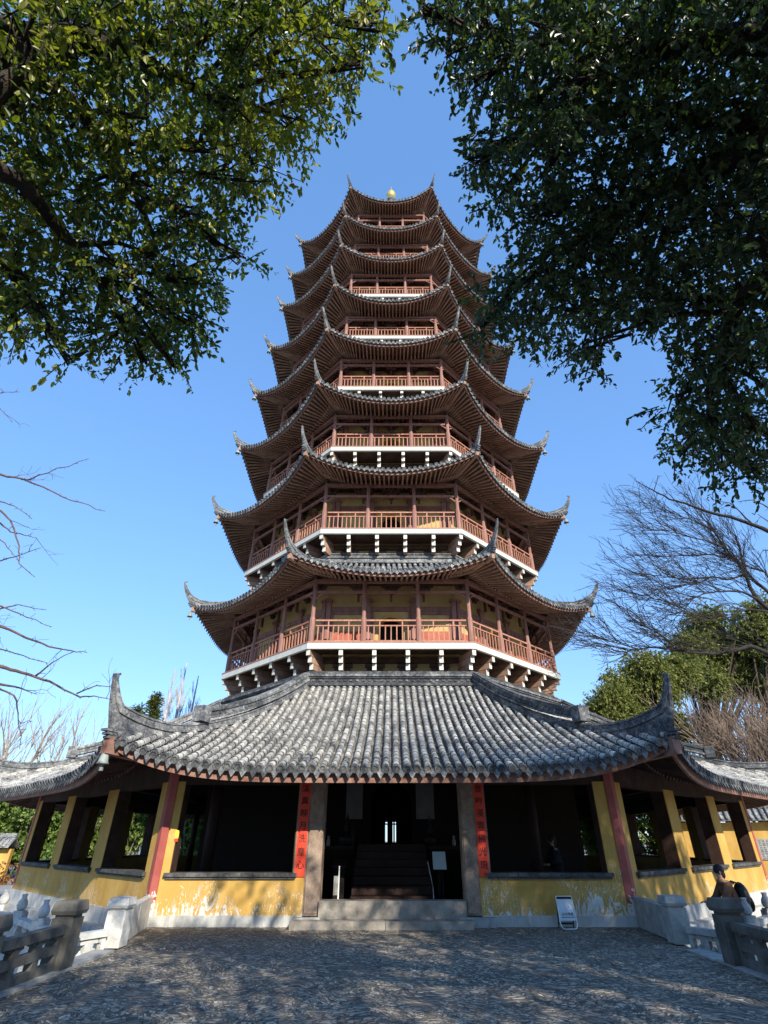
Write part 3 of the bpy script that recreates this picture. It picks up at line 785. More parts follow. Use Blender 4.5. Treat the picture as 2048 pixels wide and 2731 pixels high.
    if lv <= 4:
        for k in (-1, 0, 1):
            for s in bs: mb = MB(); cant(mb, k, s); mb.build('bracket', [M['cream'], M['wood_soffit']], bal)
        for k in (-2, -1, 0, 1): mb = MB(); cant_corner(mb, k); mb.build('bracket', [M['cream'], M['wood_soffit']], bal)
        mb = MB()
        for k in (-3, -2, 2, 3, 4):
            for s in bs: cant(mb, k, s)
        for k in (-4, -3, 2, 3): cant_corner(mb, k)
    else:
        mb = MB()
        for k in range(8):
            for s in bs: cant(mb, k, s)
            cant_corner(mb, k)
    tag(mb.build('rear_brackets' if lv <= 4 else 'balcony_brackets', [M['cream'], M['wood_soffit']], bal), kind='stuff')
    # cloud-shaped arms on the wall under the balcony
    mb = MB(); h = und - .24
    for k in range(8):
        for s in bs:
            for dz, l in ((.30, .40), (.50, .33), (.68, .18)): boxF(mb, k, s - l, s + l, aw, aw + .10, fz - .24 - h * (dz + .16), fz - .24 - h * dz)
        boxF(mb, k, 0, 0, aw, aw + .14, fz - .24 - h * .26, fz - .24 - h * .02, 0, (True, True))
    mb.build('wall_arms', M['wood'], bal)
    # columns
    czs = soffit_z(rf, acol, SLP) - .04
    def column(mb, p):
        mb.tube([p + np.array((0, 0, z)) for z in (fz + .02, fz + 1.02, fz + 1.10, czs)], [.115, .115, .085, .08], 8, 0, True, False)
    cs = [-wcol * .345, wcol * .345]
    pts_vis = [F(k, s, acol - .07, 0) for k in (-1, 0, 1) for s in cs] + [C0 + corner_dir(k)[0] * ((wcol - .03) * RC) for k in (-2, -1, 0, 1)]
    for p in pts_vis: mb = MB(); column(mb, p); mb.build('column', M['col_brown'], bal)
    mb = MB()
    for k in (-3, -2, 2, 3, 4):
        for s in cs: column(mb, F(k, s, acol - .07, 0))
    for k in (-4, -3, 2, 3): column(mb, C0 + corner_dir(k)[0] * ((wcol - .03) * RC))
    tag(mb.build('rear_columns', M['col_brown'], bal), kind='stuff')
    mb = MB()
    octa_ring(mb, acol - .12, acol - .03, bz - .06, bz + .05)
    octa_ring(mb, acol - .18, acol - .01, czs - .16, czs - .02)
    for k in range(8):
        d, sd = corner_dir(k)
        for q in (0, 1):
            kk = k if q == 0 else k + 1; sg = 1 if q == 0 else -1
            a = F(kk, sg * (wcol - .06), acol - .07, bz - .32); b = F(kk, sg * (wcol - .40), acol - .07, bz - .03); mb.bar(a, b, .05, .05)
    mb.build('lattice_beam', M['col_brown'], bal)
    bays = [-wcol + .1, -wcol * .345, wcol * .345, wcol - .1]
    for k in range(8):
        mb = MB(); o_ = acol - .07
        for i in range(3):
            a, b = bays[i] + .08, bays[i + 1] - .08
            for z, hh in ((fz + .10, .05), (fz + .72, .045), (fz + .93, .06)): boxF(mb, k, a, b, o_ - .035, o_ + .035, z, z + hh)
            n = 9
            for j in range(n):
                s = a + (b - a) * (j + .5) / n
                boxF(mb, k, s - .022, s + .022, o_ - .022, o_ + .022, fz + .15, fz + .72)
                if j in (2, 6): boxF(mb, k, s - .025, s + .025, o_ - .025, o_ + .025, fz + .765, fz + .93)
                if j % 3 == 1: boxF(mb, k, s - .1, s + .1, o_ - .02, o_ + .02, fz + .035, fz + .10)
        mb.build('railing', M['wood_red'], bal)
    # roof over this storey
    roof = roof_slab(rf, 8, 16).build('roof', M['tile_top'], pag)
    tile_rows(rf, range(8), .7 if lv < 4 else 1.4, .074).build('roof_tiles', M['tile_top'], roof)
    for k in VIS: tile_ends(rf, [k], .084, .17).build('tile_ends', M['ridge_pale'], roof)
    eave_boards(rf, .05, .15, .10, 18).build('eave_board', M['wood_board'], roof)
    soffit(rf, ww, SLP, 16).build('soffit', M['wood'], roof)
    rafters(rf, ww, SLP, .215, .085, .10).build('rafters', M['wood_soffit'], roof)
    if not top:
        mb = MB(); oi = rf.oi
        for z0, z1, do in ((-.1, .10, .34), (.10, .18, .40), (.18, .30, .30), (.30, .36, .34)): octa_ring(mb, oi - .05, oi + do, rf.zi + z0, rf.zi + z1)
        mb.build('ring_ridge', M['ridge_pale'], roof)
        mb = MB(); octa_ring(mb, oi - .05, oi + .12, rf.zi + .36, rf.zi + .50); mb.build('ring_band', M['wood_board'], roof)
    for k in range(8):
        tr, th_ = TIPS[lv]
        upturn(rf, k, .15, .19, tr, th_).build('upturned_corner', M['ridge_pale'], roof)
        d, sd = corner_dir(k); a_ = rf.pt(1, 0); e = C0 + d * (a_[0] * RC) + np.array((0, 0, a_[2] - .2))
        mb = MB(); mb.bar(C0 + d * (ww * RC) + np.array((0, 0, zso - .1)), e - d * .04, .16, .18); mb.bar(e - d * .5 + np.array((0, 0, .0)), e + d * .02, .13, .22); mb.build('corner_beam', M['wood_soffit'], roof)
        if k in (6, 7, 0, 1): bell_spots.append((lv, k, e + d * .02))
# finial
mb = MB(); c = (CX, CY, 0)
mb.lathe(c, [(.95, 49.6), (1.0, 50.2), (.7, 50.5), (.9, 50.9), (.5, 51.3), (.22, 51.4), (.2, 55.3), (.42, 55.35), (.36, 55.8), (.2, 55.9)], 16, 0)
for i in range(7): mb.lathe((CX, CY, 51.7 + i * .5), [(.25, 0), (.75 - i * .05, .02), (.75 - i * .05, .14), (.25, .16)], 18, 0)
fin = mb.build('finial', M['ridge_pale'], pag)
mb = MB(); mb.lathe(c, [(.16, 55.9), (.40, 56.1), (.47, 56.45), (.40, 56.8), (.20, 57.1), (.13, 57.25), (.14, 57.4), (.04, 57.6), (.02, 58.2)], 16); mb.build('gilded_gourd', M['gold'], fin)

# wind bells hanging from the roof corners
ORD = {2: 'second', 3: 'third', 4: 'fourth', 5: 'fifth', 6: 'sixth', 7: 'seventh', 8: 'eighth', 9: 'ninth'}
CN = {6: 'far left corner', 7: 'front left corner', 0: 'front right corner', 1: 'far right corner'}
def bell(p, sc, label):
    mb = MB(); x, y, z = p
    mb.tube([(x, y, z), (x, y, z - .14 * sc)], .012 * sc, 5)
    prof = [(.02, -.13), (.06, -.14), (.085, -.20), (.10, -.30), (.135, -.36), (.12, -.362), (.08, -.25), (.02, -.2)]
    mb.lathe(p, [(r * sc, zz * sc) for r, zz in prof], 10); mb.tube([(x, y, z - .2 * sc), (x, y, z - .44 * sc)], .01 * sc, 4); mb.bar((x, y - .03 * sc, z - .46 * sc), (x, y + .03 * sc, z - .46 * sc), .06 * sc, .07 * sc)
    tag(mb.build('wind_bell', M['bell'], None, p), label, 'bell', 'wind bells hanging from the roof corners')
for lv, k, p in bell_spots:
    if k in (6, 1): bell(tuple(p), 1.0, 'small wind bell hanging under the %s of the %s roof up' % (CN[k], ORD[lv]))
d, sd = corner_dir(7); e = rf1.pt(1, 0)
bell(tuple(C0 + d * (e[0] * RC + .02) + np.array((0, 0, e[2] - .22))), 1.0, 'green bronze wind bell hanging under the left corner of the big lowest roof')
# ------------------------------------------------------------------ couplets, sign and things in the hall
def text_mesh(body, size, mat, name, parent, M4, squash=1.0, bold=0.0):
    """lettering as a thin mesh placed by matrix M4 (x right, y up, z out)"""
    cu = bpy.data.curves.new(name, 'FONT'); cu.body = body; cu.size = size; cu.align_x = 'CENTER'; cu.align_y = 'CENTER'; cu.extrude = .002; cu.offset = bold
    t = bpy.data.objects.new(name, cu); COL.objects.link(t); bpy.context.view_layer.update()
    me = bpy.data.meshes.new_from_object(t.evaluated_get(bpy.context.evaluated_depsgraph_get()))
    bpy.data.objects.remove(t); bpy.data.curves.remove(cu)
    me.name = name; me.materials.clear(); me.materials.append(mat)
    o = bpy.data.objects.new(name, me); COL.objects.link(o); o.parent = parent
    o.matrix_local = Matrix.Translation(-Vector(ORG[parent.name])) @ M4 @ Matrix.Diagonal((1, squash, 1, 1)); ORG[o.name] = ORG[parent.name]
    return o
YF = CY - HA
for x0, x1, txt, lab in ((-2.205, -1.965, '溪真映月洗塵心', 'red couplet board left of the doorway, black characters ending in 心'), (2.005, 2.245, '昔吟漫雲佛光現', 'red couplet board right of the doorway, black characters ending in 現')):
    b = MB(); b.box(x0, x1, YF - .03, YF + .01, .90, 2.82)
    o = tag(b.build('couplet_board', M['couplet'], None, ((x0 + x1) / 2, YF, .90)), lab, 'couplet', 'couplet boards beside the doorway')
    e = MB()
    for a, c in ((x0 - .02, x0 - .002), (x1 + .002, x1 + .02)): e.box(a, c, YF - .024, YF + .01, .90, 2.82)
    e.build('board_edge', M['paper_dim'], o)
    for i, ch in enumerate(txt):
        M4 = Matrix.Translation(((x0 + x1) / 2, YF - .033, 2.66 - i * .258)) @ Matrix.Rotation(R(90), 4, 'X')
        text_mesh(ch, .185, M['ink'], 'character', o, M4, .95, {'塵': .0004, '溪': .0006, '佛': .0008, '現': .0010, '漫': .0008, '洗': .0012}.get(ch, .002))
# wet floor stand leaning against the wall
sg = empty('floor_sign', (3.78, 14.02, 0)); tag(sg, 'white framed wet floor stand with pale blue face against the right wall', 'sign')
bx, by = 3.78, 14.02
ly = lambda z: by + .30 * z
b = MB()
pts = [(bx - .17, ly(.56), .56), (bx - .175, ly(.3), .3), (bx - .18, ly(.10), .10), (bx - .15, ly(.03), .03), (bx - .11, ly(.012), .012), (bx + .11, ly(.012), .012), (bx + .15, ly(.03), .03), (bx + .18, ly(.10), .10), (bx + .175, ly(.3), .3), (bx + .17, ly(.56), .56)]
b.tube(pts, .011, 8); b.tube([pts[0], pts[-1]], .011, 8); b.tube([(bx - .178, ly(.155), .155), (bx + .178, ly(.155), .155)], .009, 8)
b.build('frame', M['white_metal'], sg)
b = MB(); b.add([(bx - .165, ly(.165) + .004, .165), (bx + .165, ly(.165) + .004, .165), (bx + .163, ly(.51) + .004, .51), (bx - .163, ly(.51) + .004, .51), (bx - .165, ly(.165) + .012, .165), (bx + .165, ly(.165) + .012, .165), (bx + .163, ly(.51) + .012, .51), (bx - .163, ly(.51) + .012, .51)], [(0, 1, 2, 3), (7, 6, 5, 4), (0, 4, 5, 1), (1, 5, 6, 2), (2, 6, 7, 3), (3, 7, 4, 0)])
b.build('face_panel', M['sign_face'], sg)
b = MB(); b.bar((bx - .165, ly(.535), .535), (bx + .165, ly(.535), .535), .012, .035); b.bar((bx - .16, ly(0.56), .54), (bx - .16, ly(.56) + .12, .01), .02, .02); b.bar((bx + .16, ly(.56), .54), (bx + .16, ly(.56) + .12, .01), .02, .02); b.bar((bx - .16, ly(.56) + .10, .08), (bx + .16, ly(.56) + .10, .08), .015, .03)
b.build('back_leg', M['black'], sg)
tl = math.atan(.30)
for body, size, z in (('小心地滑', .062, .255), ('CAUTION WET FLOOR', .026, .205)):
    text_mesh(body, size, M['cloth_dark'], 'lettering', sg, Matrix.Translation((bx + .01, ly(z) - .002, z)) @ Matrix.Rotation(R(90) - tl, 4, 'X'))
# small yellow notice on the left window jamb
b = MB(); b.box(-5.064, -5.03, YF + .008, YF + .012, 1.62, 1.78) if False else b.box(-5.085, -5.0, YF - .006, YF - .001, 1.64, 1.80); b2 = MB(); b2.box(-5.085, -5.0, YF - .007, YF - .002, 1.575, 1.632)
st = tag(b.build('notice_sticker', M['yellow_sign'], None, (-5.04, YF, 1.58)), 'small yellow and red notice stuck beside the front left window', 'notice'); b2.build('lower_band', M['couplet'], st)
# inside the hall
for x0, x1, side in ((-1.50, -.95, 'left'), (.83, 1.43, 'right')):
    b = MB(); b.box(x0, x1, 19.935, 19.95, 2.18, 3.3); o = b.build('hanging_scroll', M['paper_dim'], None, ((x0 + x1) / 2, 19.94, 2.18)); b = MB(); b.tube([(x0 - .03, 19.93, 2.17), (x1 + .03, 19.93, 2.17)], .02, 8); b.build('roller', M['dark'], o)
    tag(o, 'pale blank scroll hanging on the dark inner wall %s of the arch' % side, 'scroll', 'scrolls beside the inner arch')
def altar(x0, x1, label):
    t = empty('altar_table', ((x0 + x1) / 2, 19.3, .05)); tag(t, label, 'table', 'altar tables in the hall')
    b = MB(); b.box(x0, x1, 19.0, 19.6, 1.38, 1.45); b.build('tabletop', M['dark_col'], t)
    b = MB(); b.box(x0 + .06, x1 - .06, 19.04, 19.07, 1.18, 1.379); b.build('apron', M['dark'], t)
    for x in (x0 + .05, x1 - .05):
        for y in (19.06, 19.54): b = MB(); b.box(x - .04, x + .04, y - .04 + (.0 if y > 19.3 else .05), y + .04 + (.0 if y > 19.3 else .05), .052, 1.379); b.build('leg', M['dark'], t)
altar(-2.35, -1.12, 'dark altar table left of the stair, seen through the doorway'); altar(1.12, 2.35, 'dark altar table right of the stair, seen through the doorway')
for x, s_, lab in ((-1.38, 1.0, 'dark tiered incense burner on the left altar table'), (1.17 + .05, .9, 'dark rounded incense burner on the right altar table')):
    b = MB(); b.lathe((x, 19.25, 1.452), [(r * s_, z * s_) for r, z in [(.16, 0), (.2, .05), (.25, .16), (.24, .25), (.15, .3), (.09, .36), (.08, .5), (.1, .52), (.06, .56), (.05, .7), (.07, .71), (.02, .8), (.01, .9)]], 12)
    tag(b.build('incense_burner', M['black'], None, (x, 19.25, 1.452)), lab, 'incense burner')
b = MB(); b.lathe((-1.08 - .1, 19.15, 1.452), [(.07, 0), (.03, .05), (.03, .12), (.07, .14), (.065, .16), (.065, .62), (.02, .66)], 10); tag(b.build('candlestick', M['black'], None, (-1.18, 19.15, 1.452)), 'tall dark candle standing beside the burner on the left altar table', 'candlestick')
for x, y, lab in ((-1.95, 19.2, 'pale small vase at the left end of the left altar table'), (1.95, 19.2, 'pale slim vase at the right end of the right altar table')):
    b = MB(); b.lathe((x, y, 1.452), [(.045, 0), (.06, .06), (.055, .14), (.03, .2), (.04, .26), (.03, .27)], 10); tag(b.build('vase', M['stone'], None, (x, y, 1.452)), lab, 'vase', 'vases on the altar tables')
nb_ = empty('notice_board', (1.24, 16.2, .05)); tag(nb_, 'pale blue notice board on a thin dark stand inside the doorway', 'notice board')
b = MB(); b.hexa([(1.08, 16.15, .97), (1.42, 16.15, .97), (1.42, 16.19, .97), (1.08, 16.19, .97), (1.07, 16.22, 1.35), (1.40, 16.22, 1.35), (1.40, 16.26, 1.35), (1.07, 16.26, 1.35)]); b.build('board', M['board_blue'], nb_)
b = MB(); b.tube([(1.20, 16.2, .96), (1.18, 16.1, .05)], .012, 6); b.tube([(1.30, 16.2, .96), (1.33, 16.1, .05)], .012, 6); b.tube([(1.25, 16.24, .96), (1.25, 16.5, .05)], .012, 6); b.build('stand', M['black'], nb_)
b = MB(); b.tube([(.93, 16.0, 1.14), (1.05, 16.05, .60)], .009, 6); b.tube([(1.05, 16.05, .60), (1.06, 16.06, .06)], .011, 6); tag(b.build('barrier_post', M['white_metal'], None, (1.06, 16.06, .05)), 'thin white slanting rod beside the blue notice board', 'rod')
le = empty('lectern', (-1.30, 16.3, .05)); tag(le, 'dark wooden lectern left of the stair inside the doorway', 'lectern')
b = MB(); b.hexa([(-1.52, 16.1, 1.02), (-1.14, 16.1, 1.02), (-1.14, 16.4, 1.16), (-1.52, 16.4, 1.16), (-1.52, 16.1, 1.05), (-1.14, 16.1, 1.05), (-1.14, 16.4, 1.19), (-1.52, 16.4, 1.19)]); b.build('top', M['dark_col'], le)
b = MB(); b.box(-1.46, -1.20, 16.17, 16.38, .052, 1.04); b.build('cabinet', M['dark'], le)
b = MB(); b.lathe((-1.28, 15.6, .05), [(.16, 0), (.16, .02), (.02, .03), (.015, 1.0), (.02, 1.01)], 10); o = b.build('pole_stand', M['white_metal'], None, (-1.28, 15.6, .05)); tag(o, 'thin pale pole stand with grey papers left inside the doorway', 'stand'); b = MB(); b.box(-1.40, -1.295, 15.59, 15.61, .48, .86); b.build('hanging_paper', M['stone'], o)

# ------------------------------------------------------------------ stone balustrades
def big_post(par, x, y, z0, h, w, mat, cap=True):
    b = MB(); b.box(x - w / 2, x + w / 2, y - w / 2, y + w / 2, z0, z0 + h * .74)
    b.box(x - w * .42, x + w * .42, y - w * .42, y + w * .42, z0 + h * .741, z0 + h * .79)
    c = w * .60
    b.hexa([(x - c * .9, y - c * .9, z0 + h * .791), (x + c * .9, y - c * .9, z0 + h * .791), (x + c * .9, y + c * .9, z0 + h * .791), (x - c * .9, y + c * .9, z0 + h * .791), (x - c, y - c, z0 + h * .85), (x + c, y - c, z0 + h * .85), (x + c, y + c, z0 + h * .85), (x - c, y + c, z0 + h * .85)])
    b.hexa([(x - c, y - c, z0 + h * .851), (x + c, y - c, z0 + h * .851), (x + c, y + c, z0 + h * .851), (x - c, y + c, z0 + h * .851), (x - c * .86, y - c * .86, z0 + h), (x + c * .86, y - c * .86, z0 + h), (x + c * .86, y + c * .86, z0 + h), (x - c * .86, y + c * .86, z0 + h)])
    return b.build('post', mat, par)
def vase_post(par, x, y, z0, h, w, mat):
    b = MB(); b.box(x - w / 2, x + w / 2, y - w / 2, y + w / 2, z0, z0 + h)
    b.box(x - w * .4, x + w * .4, y - w * .4, y + w * .4, z0 + h + .001, z0 + h + .03)
    b.lathe((x, y, z0 + h + .03), [(.05, 0), (.085, .03), (.10, .09), (.085, .15), (.05, .20), (.045, .24), (.06, .26), (.05, .27)], 12)
    return b.build('post', mat, par)
def open_panel(par, a, b_, z0, h, mat, th=.12):
    """stone railing panel with a handrail and two rows of cut openings"""
    a = np.array(a, float); b_ = np.array(b_, float); d = b_ - a; L_ = np.linalg.norm(d); d /= L_
    q = lambda t, z: np.array((*(a + d * t)[:2], z))
    m = MB()
    m.bar(q(0, z0 + h - .055), q(L_, z0 + h - .055), th + .05, .11)
    m.bar(q(0, z0 + h * .47), q(L_, z0 + h * .47), th, .10); m.bar(q(0, z0 + .05), q(L_, z0 + .05), th, .10)
    n = max(2, round(L_ / .62))
    for i in range(n + 1):
        t = L_ * i / n; ww = .14
        t0, t1 = max(0, t - ww / 2), min(L_, t + ww / 2)
        for z_0, z_1 in ((.10, h * .47 - .05), (h * .47 + .05, h - .11)): m.bar(q(t0, z0 + (z_0 + z_1) / 2), q(t1, z0 + (z_0 + z_1) / 2), th - .01, z_1 - z_0)
    for i in range(n):          # rounded corners in the openings
        for e in (0, 1):
            t = L_ * (i + e) / n + (.07 if e == 0 else -.07)
            m.bar(q(t, z0 + h - .145), q(t + (.09 if e == 0 else -.09), z0 + h - .125), th - .03, .05)
    return m.build('panel', mat, par)
def carved_panel(par, a, b_, z0, h, mat, th=.10):
    a = np.array(a, float); b_ = np.array(b_, float); d = b_ - a; L_ = np.linalg.norm(d); d /= L_; nrm = np.array((d[1], -d[0], 0)) if len(d) == 3 else None
    q = lambda t, z: np.array((*(a + d * t)[:2], z))
    m = MB()
    m.bar(q(0, z0 + h * .27), q(L_, z0 + h * .27), th, h * .54)
    for s in (-1, 1):
        m.bar(q(.12, z0 + h * .27) + nrm * s * (th / 2 + .008), q(L_ - .12, z0 + h * .27) + nrm * s * (th / 2 + .008), .015, h * .30)
    m.bar(q(0, z0 + h - .04), q(L_, z0 + h - .04), th + .07, .09)
    for f, w in ((.5, .16), (.06, .08), (.94, .08)):
        m.bar(q(L_ * f - w / 2, z0 + h * .70), q(L_ * f + w / 2, z0 + h * .70), th * .9, h * .33)
        m.bar(q(max(0, L_ * f - w), z0 + h * .83), q(min(L_, L_ * f + w), z0 + h * .83), th * .8, .06)
    for f in (.28, .72): m.lathe(q(L_ * f, z0 + h * .54), [(.05, 0), (.07, .04), (.04, .09), (.02, .12)], 8)
    return m.build('panel', mat, par)
# near railings along the terrace edges
for x, ys, lab in ((-4.84, [9.87, 7.95, 6.0, 4.0, 2.0], 'dark stone railing with capped posts at the lower left edge of the terrace'), (5.22, [10.2, 8.3, 6.3, 4.3, 2.2], 'dark stone railing with capped posts at the lower right edge of the terrace')):
    t = empty('balustrade', (x, ys[0], 0)); tag(t, lab, 'balustrade', 'stone balustrades of the terrace')
    for y in ys: big_post(t, x, y, .03, .80, .32, M['stone_shade'])
    for y0, y1 in zip(ys[:-1], ys[1:]): open_panel(t, (x, y0 - .165, 0), (x, y1 + .165, 0), .03, .52, M['stone_shade'])
# short solid end panels with a capped post, joining the wall corners
for sx, px_, py_, cx_, mat, lab in ((-1, -4.88, 11.82, -5.40, M['stone_pale'], 'white sunlit end post and solid parapet at the left wall corner'), (1, 5.27, 12.2, 5.46, M['stone'], 'grey end post and cracked solid parapet at the right wall corner')):
    t = empty('parapet', (px_, py_, 0)); tag(t, lab, 'parapet', 'end parapets at the wall corners')
    big_post(t, px_, py_, .02, .70, .33, mat)
    m = MB(); m.bar((px_, py_ + .17, .275), ((px_ + cx_) / 2, (py_ + 14.5) / 2 - .005, .275), .17, .50, h2=.52); m.bar(((px_ + cx_) / 2, (py_ + 14.5) / 2 + .005, .275), (cx_, 14.42, .275), .17, .52, h2=.54)
    m.build('panel', mat, t)
# lower balustrades that run along the side walls, with vase-topped posts
for sx, x0, y0, n, mat, lab, end in ((-1, -5.32, 10.95, 7, M['stone_pale'], 'pale carved balustrade with vase topped posts along the left side wall', (-4.95, 11.62)), (1, 5.70, 11.35, 7, M['stone'], 'grey carved balustrade with vase topped posts along the right side wall', (5.34, 12.0))):
    t = empty('balustrade', (x0, y0, ZL)); tag(t, lab, 'balustrade', 'stone balustrades of the terrace')
    q = [(x0 + sx * i * 1.12, y0 + i * 1.2) for i in range(n)]
    for x, y in q: vase_post(t, x, y, ZL, .86, .23, mat)
    for (xa, ya), (xb, yb) in zip([end] + q[:-1], q):
        A, B = np.array((xa, ya, 0)), np.array((xb, yb, 0)); dd = (B - A) / np.linalg.norm(B - A) * .13
        carved_panel(t, A + (dd * .3 if (xa, ya) == end else dd), B - dd, ZL + .02, .76, mat)

# ------------------------------------------------------------------ people
def skin_mesh(name, verts, edges, radii, mat, parent, M4, lv=1):
    me = bpy.data.meshes.new(name); me.from_pydata([tuple(M4 @ Vector(v)) for v in verts], edges, [])
    o = bpy.data.objects.new(name, me); COL.objects.link(o)
    o.modifiers.new('s', 'SKIN'); u = o.modifiers.new('u', 'SUBSURF'); u.levels = lv; u.render_levels = lv
    for i, r in enumerate(radii):
        r = r if hasattr(r, '__len__') else (r, r); me.skin_vertices[0].data[i].radius = r
    me.skin_vertices[0].data[0].use_root = True
    bpy.context.view_layer.update()
    m2 = bpy.data.meshes.new_from_object(o.evaluated_get(bpy.context.evaluated_depsgraph_get()))
    m2.name = name; m2.materials.clear(); m2.materials.append(mat)
    for p in m2.polygons: p.use_smooth = True
    bpy.data.objects.remove(o); bpy.data.meshes.remove(me)
    o = bpy.data.objects.new(name, m2); COL.objects.link(o)
    if parent: o.parent = parent; ORG[o.name] = ORG[parent.name]
    return o
def person(loc, yaw, H, label, coat, sleeve, trousers, pose):
    """facing +x before yaw; pose: forward reach of the hands and stoop of the trunk"""
    t = empty('person', loc); tag(t, label, 'person'); t.rotation_euler = (0, 0, yaw)
    st, hx, hz = pose; I = Matrix.Identity(4); k = H / 1.7
    hip = (0, 0, .90 * k); ch = (st * .55, 0, 1.25 * k); nk = (st * .95, 0, 1.46 * k); hd = (st * 1.1 + .02, 0, 1.60 * k)
    V = [hip, (st * .25, 0, 1.05 * k), ch, (st * .85, 0, 1.40 * k), nk, hd, (hd[0] + .012, 0, 1.665 * k)]; E_ = [(i, i + 1) for i in range(6)]; Rr = [(.15, .12), (.145, .11), (.17, .12), (.10, .08), .055, (.078, .092), (.06, .07)]
    CV = [hip, (st * .25, 0, 1.05 * k), ch, (st * .85, 0, 1.41 * k), (0, 0, .78 * k)]; CE = [(0, 1), (1, 2), (2, 3), (0, 4)]; CR = [(.19, .15), (.18, .15), (.205, .16), (.13, .11), (.205, .165)]
    SV, SE, SR = [], [], []
    for sy in (-1, 1):
        sh = (st * .8, sy * .19, 1.38 * k); el = (st * .6 + hx * .45, sy * .25, 1.12 * k); wr = (st * .6 + hx * .9, sy * .16, hz); b = len(V)
        V += [sh, el, wr, (wr[0] + .07, wr[1] - sy * .01, wr[2] + .01)]; E_ += [(3, b), (b, b + 1), (b + 1, b + 2), (b + 2, b + 3)]; Rr += [.055, .043, .03, (.036, .02)]
        pb = b + 3; pc = V[pb]
        for f, (dy, dl) in enumerate(((-.028, .055), (-.010, .068), (.010, .064), (.028, .05))):
            c = len(V); V += [(pc[0] + .03, pc[1] + dy, pc[2]), (pc[0] + .03 + dl * .55, pc[1] + dy, pc[2] - .006), (pc[0] + .03 + dl * .85, pc[1] + dy, pc[2] - .03)]; E_ += [(pb, c), (c, c + 1), (c + 1, c + 2)]; Rr += [.009, .0085, .007]
        c = len(V); V += [(pc[0] - .005, pc[1] - sy * .04, pc[2] + .012), (pc[0] + .03, pc[1] - sy * .055, pc[2] + .005)]; E_ += [(pb, c), (c, c + 1)]; Rr += [.011, .009]
        b = len(CV); CV += [sh, el, (wr[0] - .02, wr[1], wr[2])]; CE += [(3, b), (b, b + 1), (b + 1, b + 2)]; CR += [.088, .07, .055]
        b = len(V); V += [(0, sy * .09, .86 * k), (.02, sy * .10, .48 * k), (-.01, sy * .10, .08), (.12, sy * .11, .04)]; E_ += [(0, b), (b, b + 1), (b + 1, b + 2), (b + 2, b + 3)]; Rr += [.085, .06, .04, (.04, .03)]
    body = skin_mesh('body', V, E_, Rr, M['skin'], t, I)
    skin_mesh('coat', CV, CE, CR, coat, t, I)
    TV = [(0, 0, .88 * k)]; TE = []; TR = [(.16, .13)]
    for sy in (-1, 1):
        b = len(TV); TV += [(0, sy * .09, .80 * k), (.02, sy * .10, .48 * k), (-.01, sy * .10, .12)]; TE += [(0, b), (b, b + 1), (b + 1, b + 2)]; TR += [.11, .085, .075]
    skin_mesh('trousers', TV, TE, TR, trousers, t, I)
    b = MB(); 
    for sy in (-1, 1): b.sphere((.05, sy * .105, .05), (.14, .055, .05), 10, 6)
    o = b.build('shoes', M['black'], None); o.parent = t
    b = MB(); b.sphere((hd[0] - .018, 0, hd[2] + .045), (.105, .095, .105), 12, 8); b.sphere((hd[0] - .06, 0, hd[2] - .03), (.06, .08, .09), 10, 6)
    o = b.build('hair', M['hair'], None); o.parent = t
    b = MB(); b.sphere((hd[0] + .098, 0, hd[2] + .0), (.018, .014, .024), 8, 5)
    for sy in (-1, 1): b.sphere((hd[0] - .0, sy * .085, hd[2] + .0), (.02, .012, .03), 8, 5)
    o = b.build('nose_and_ears', M['skin'], None); o.parent = t
    b = MB()
    for sy in (-1, 1): b.sphere((hd[0] + .078, sy * .032, hd[2] + .025), (.01, .014, .009), 8, 5)
    b.sphere((hd[0] + .082, 0, hd[2] - .045), (.008, .024, .007), 8, 5)
    o = b.build('eyes_and_mouth', M['hair'], None); o.parent = t
    b = MB(); b.tube([(st * .9 + .07 * math.cos(a), .11 * math.sin(a), 1.43 * k + .02 * math.cos(a)) for a in np.linspace(0, 2 * math.pi, 13)], .045, 8, cap=False)
    o = b.build('collar', sleeve, None); o.parent = t
    return t
pl_ = (6.95, 13.15, ZL)
person(pl_, R(180 - 8), 1.63, 'person in a brown winter coat with a backpack, walking beyond the right railing', M['coat'], M['coat_pale'], M['cloth_dark'], (.12, .42, 1.02))
b = MB(); b.sphere((7.13, 13.13, ZL + 1.13), (.13, .18, .25), 14, 9); b.sphere((7.24, 13.12, ZL + 1.02), (.06, .13, .14), 12, 7)
o = b.build('backpack', M['black'], None, (7.13, 13.13, ZL + .9)); tag(o, 'black backpack worn on the back of the brown coated person', 'backpack')
b = MB()
for sy in (-.12, .12): b.tube([(7.10, 13.13 + sy, ZL + 1.34), (6.93, 13.15 + sy, ZL + 1.40), (6.80, 13.15 + sy, ZL + 1.22), (6.98, 13.14 + sy, ZL + 1.0)], .018, 6)
b.build('strap', M['black'], o)
person((4.45, 16.9, .05), R(190), 1.62, 'dark clothed person standing inside the hall behind the right front window', M['cloth_dark'], M['cloth_dark'], M['black'], (.04, .30, 1.0))

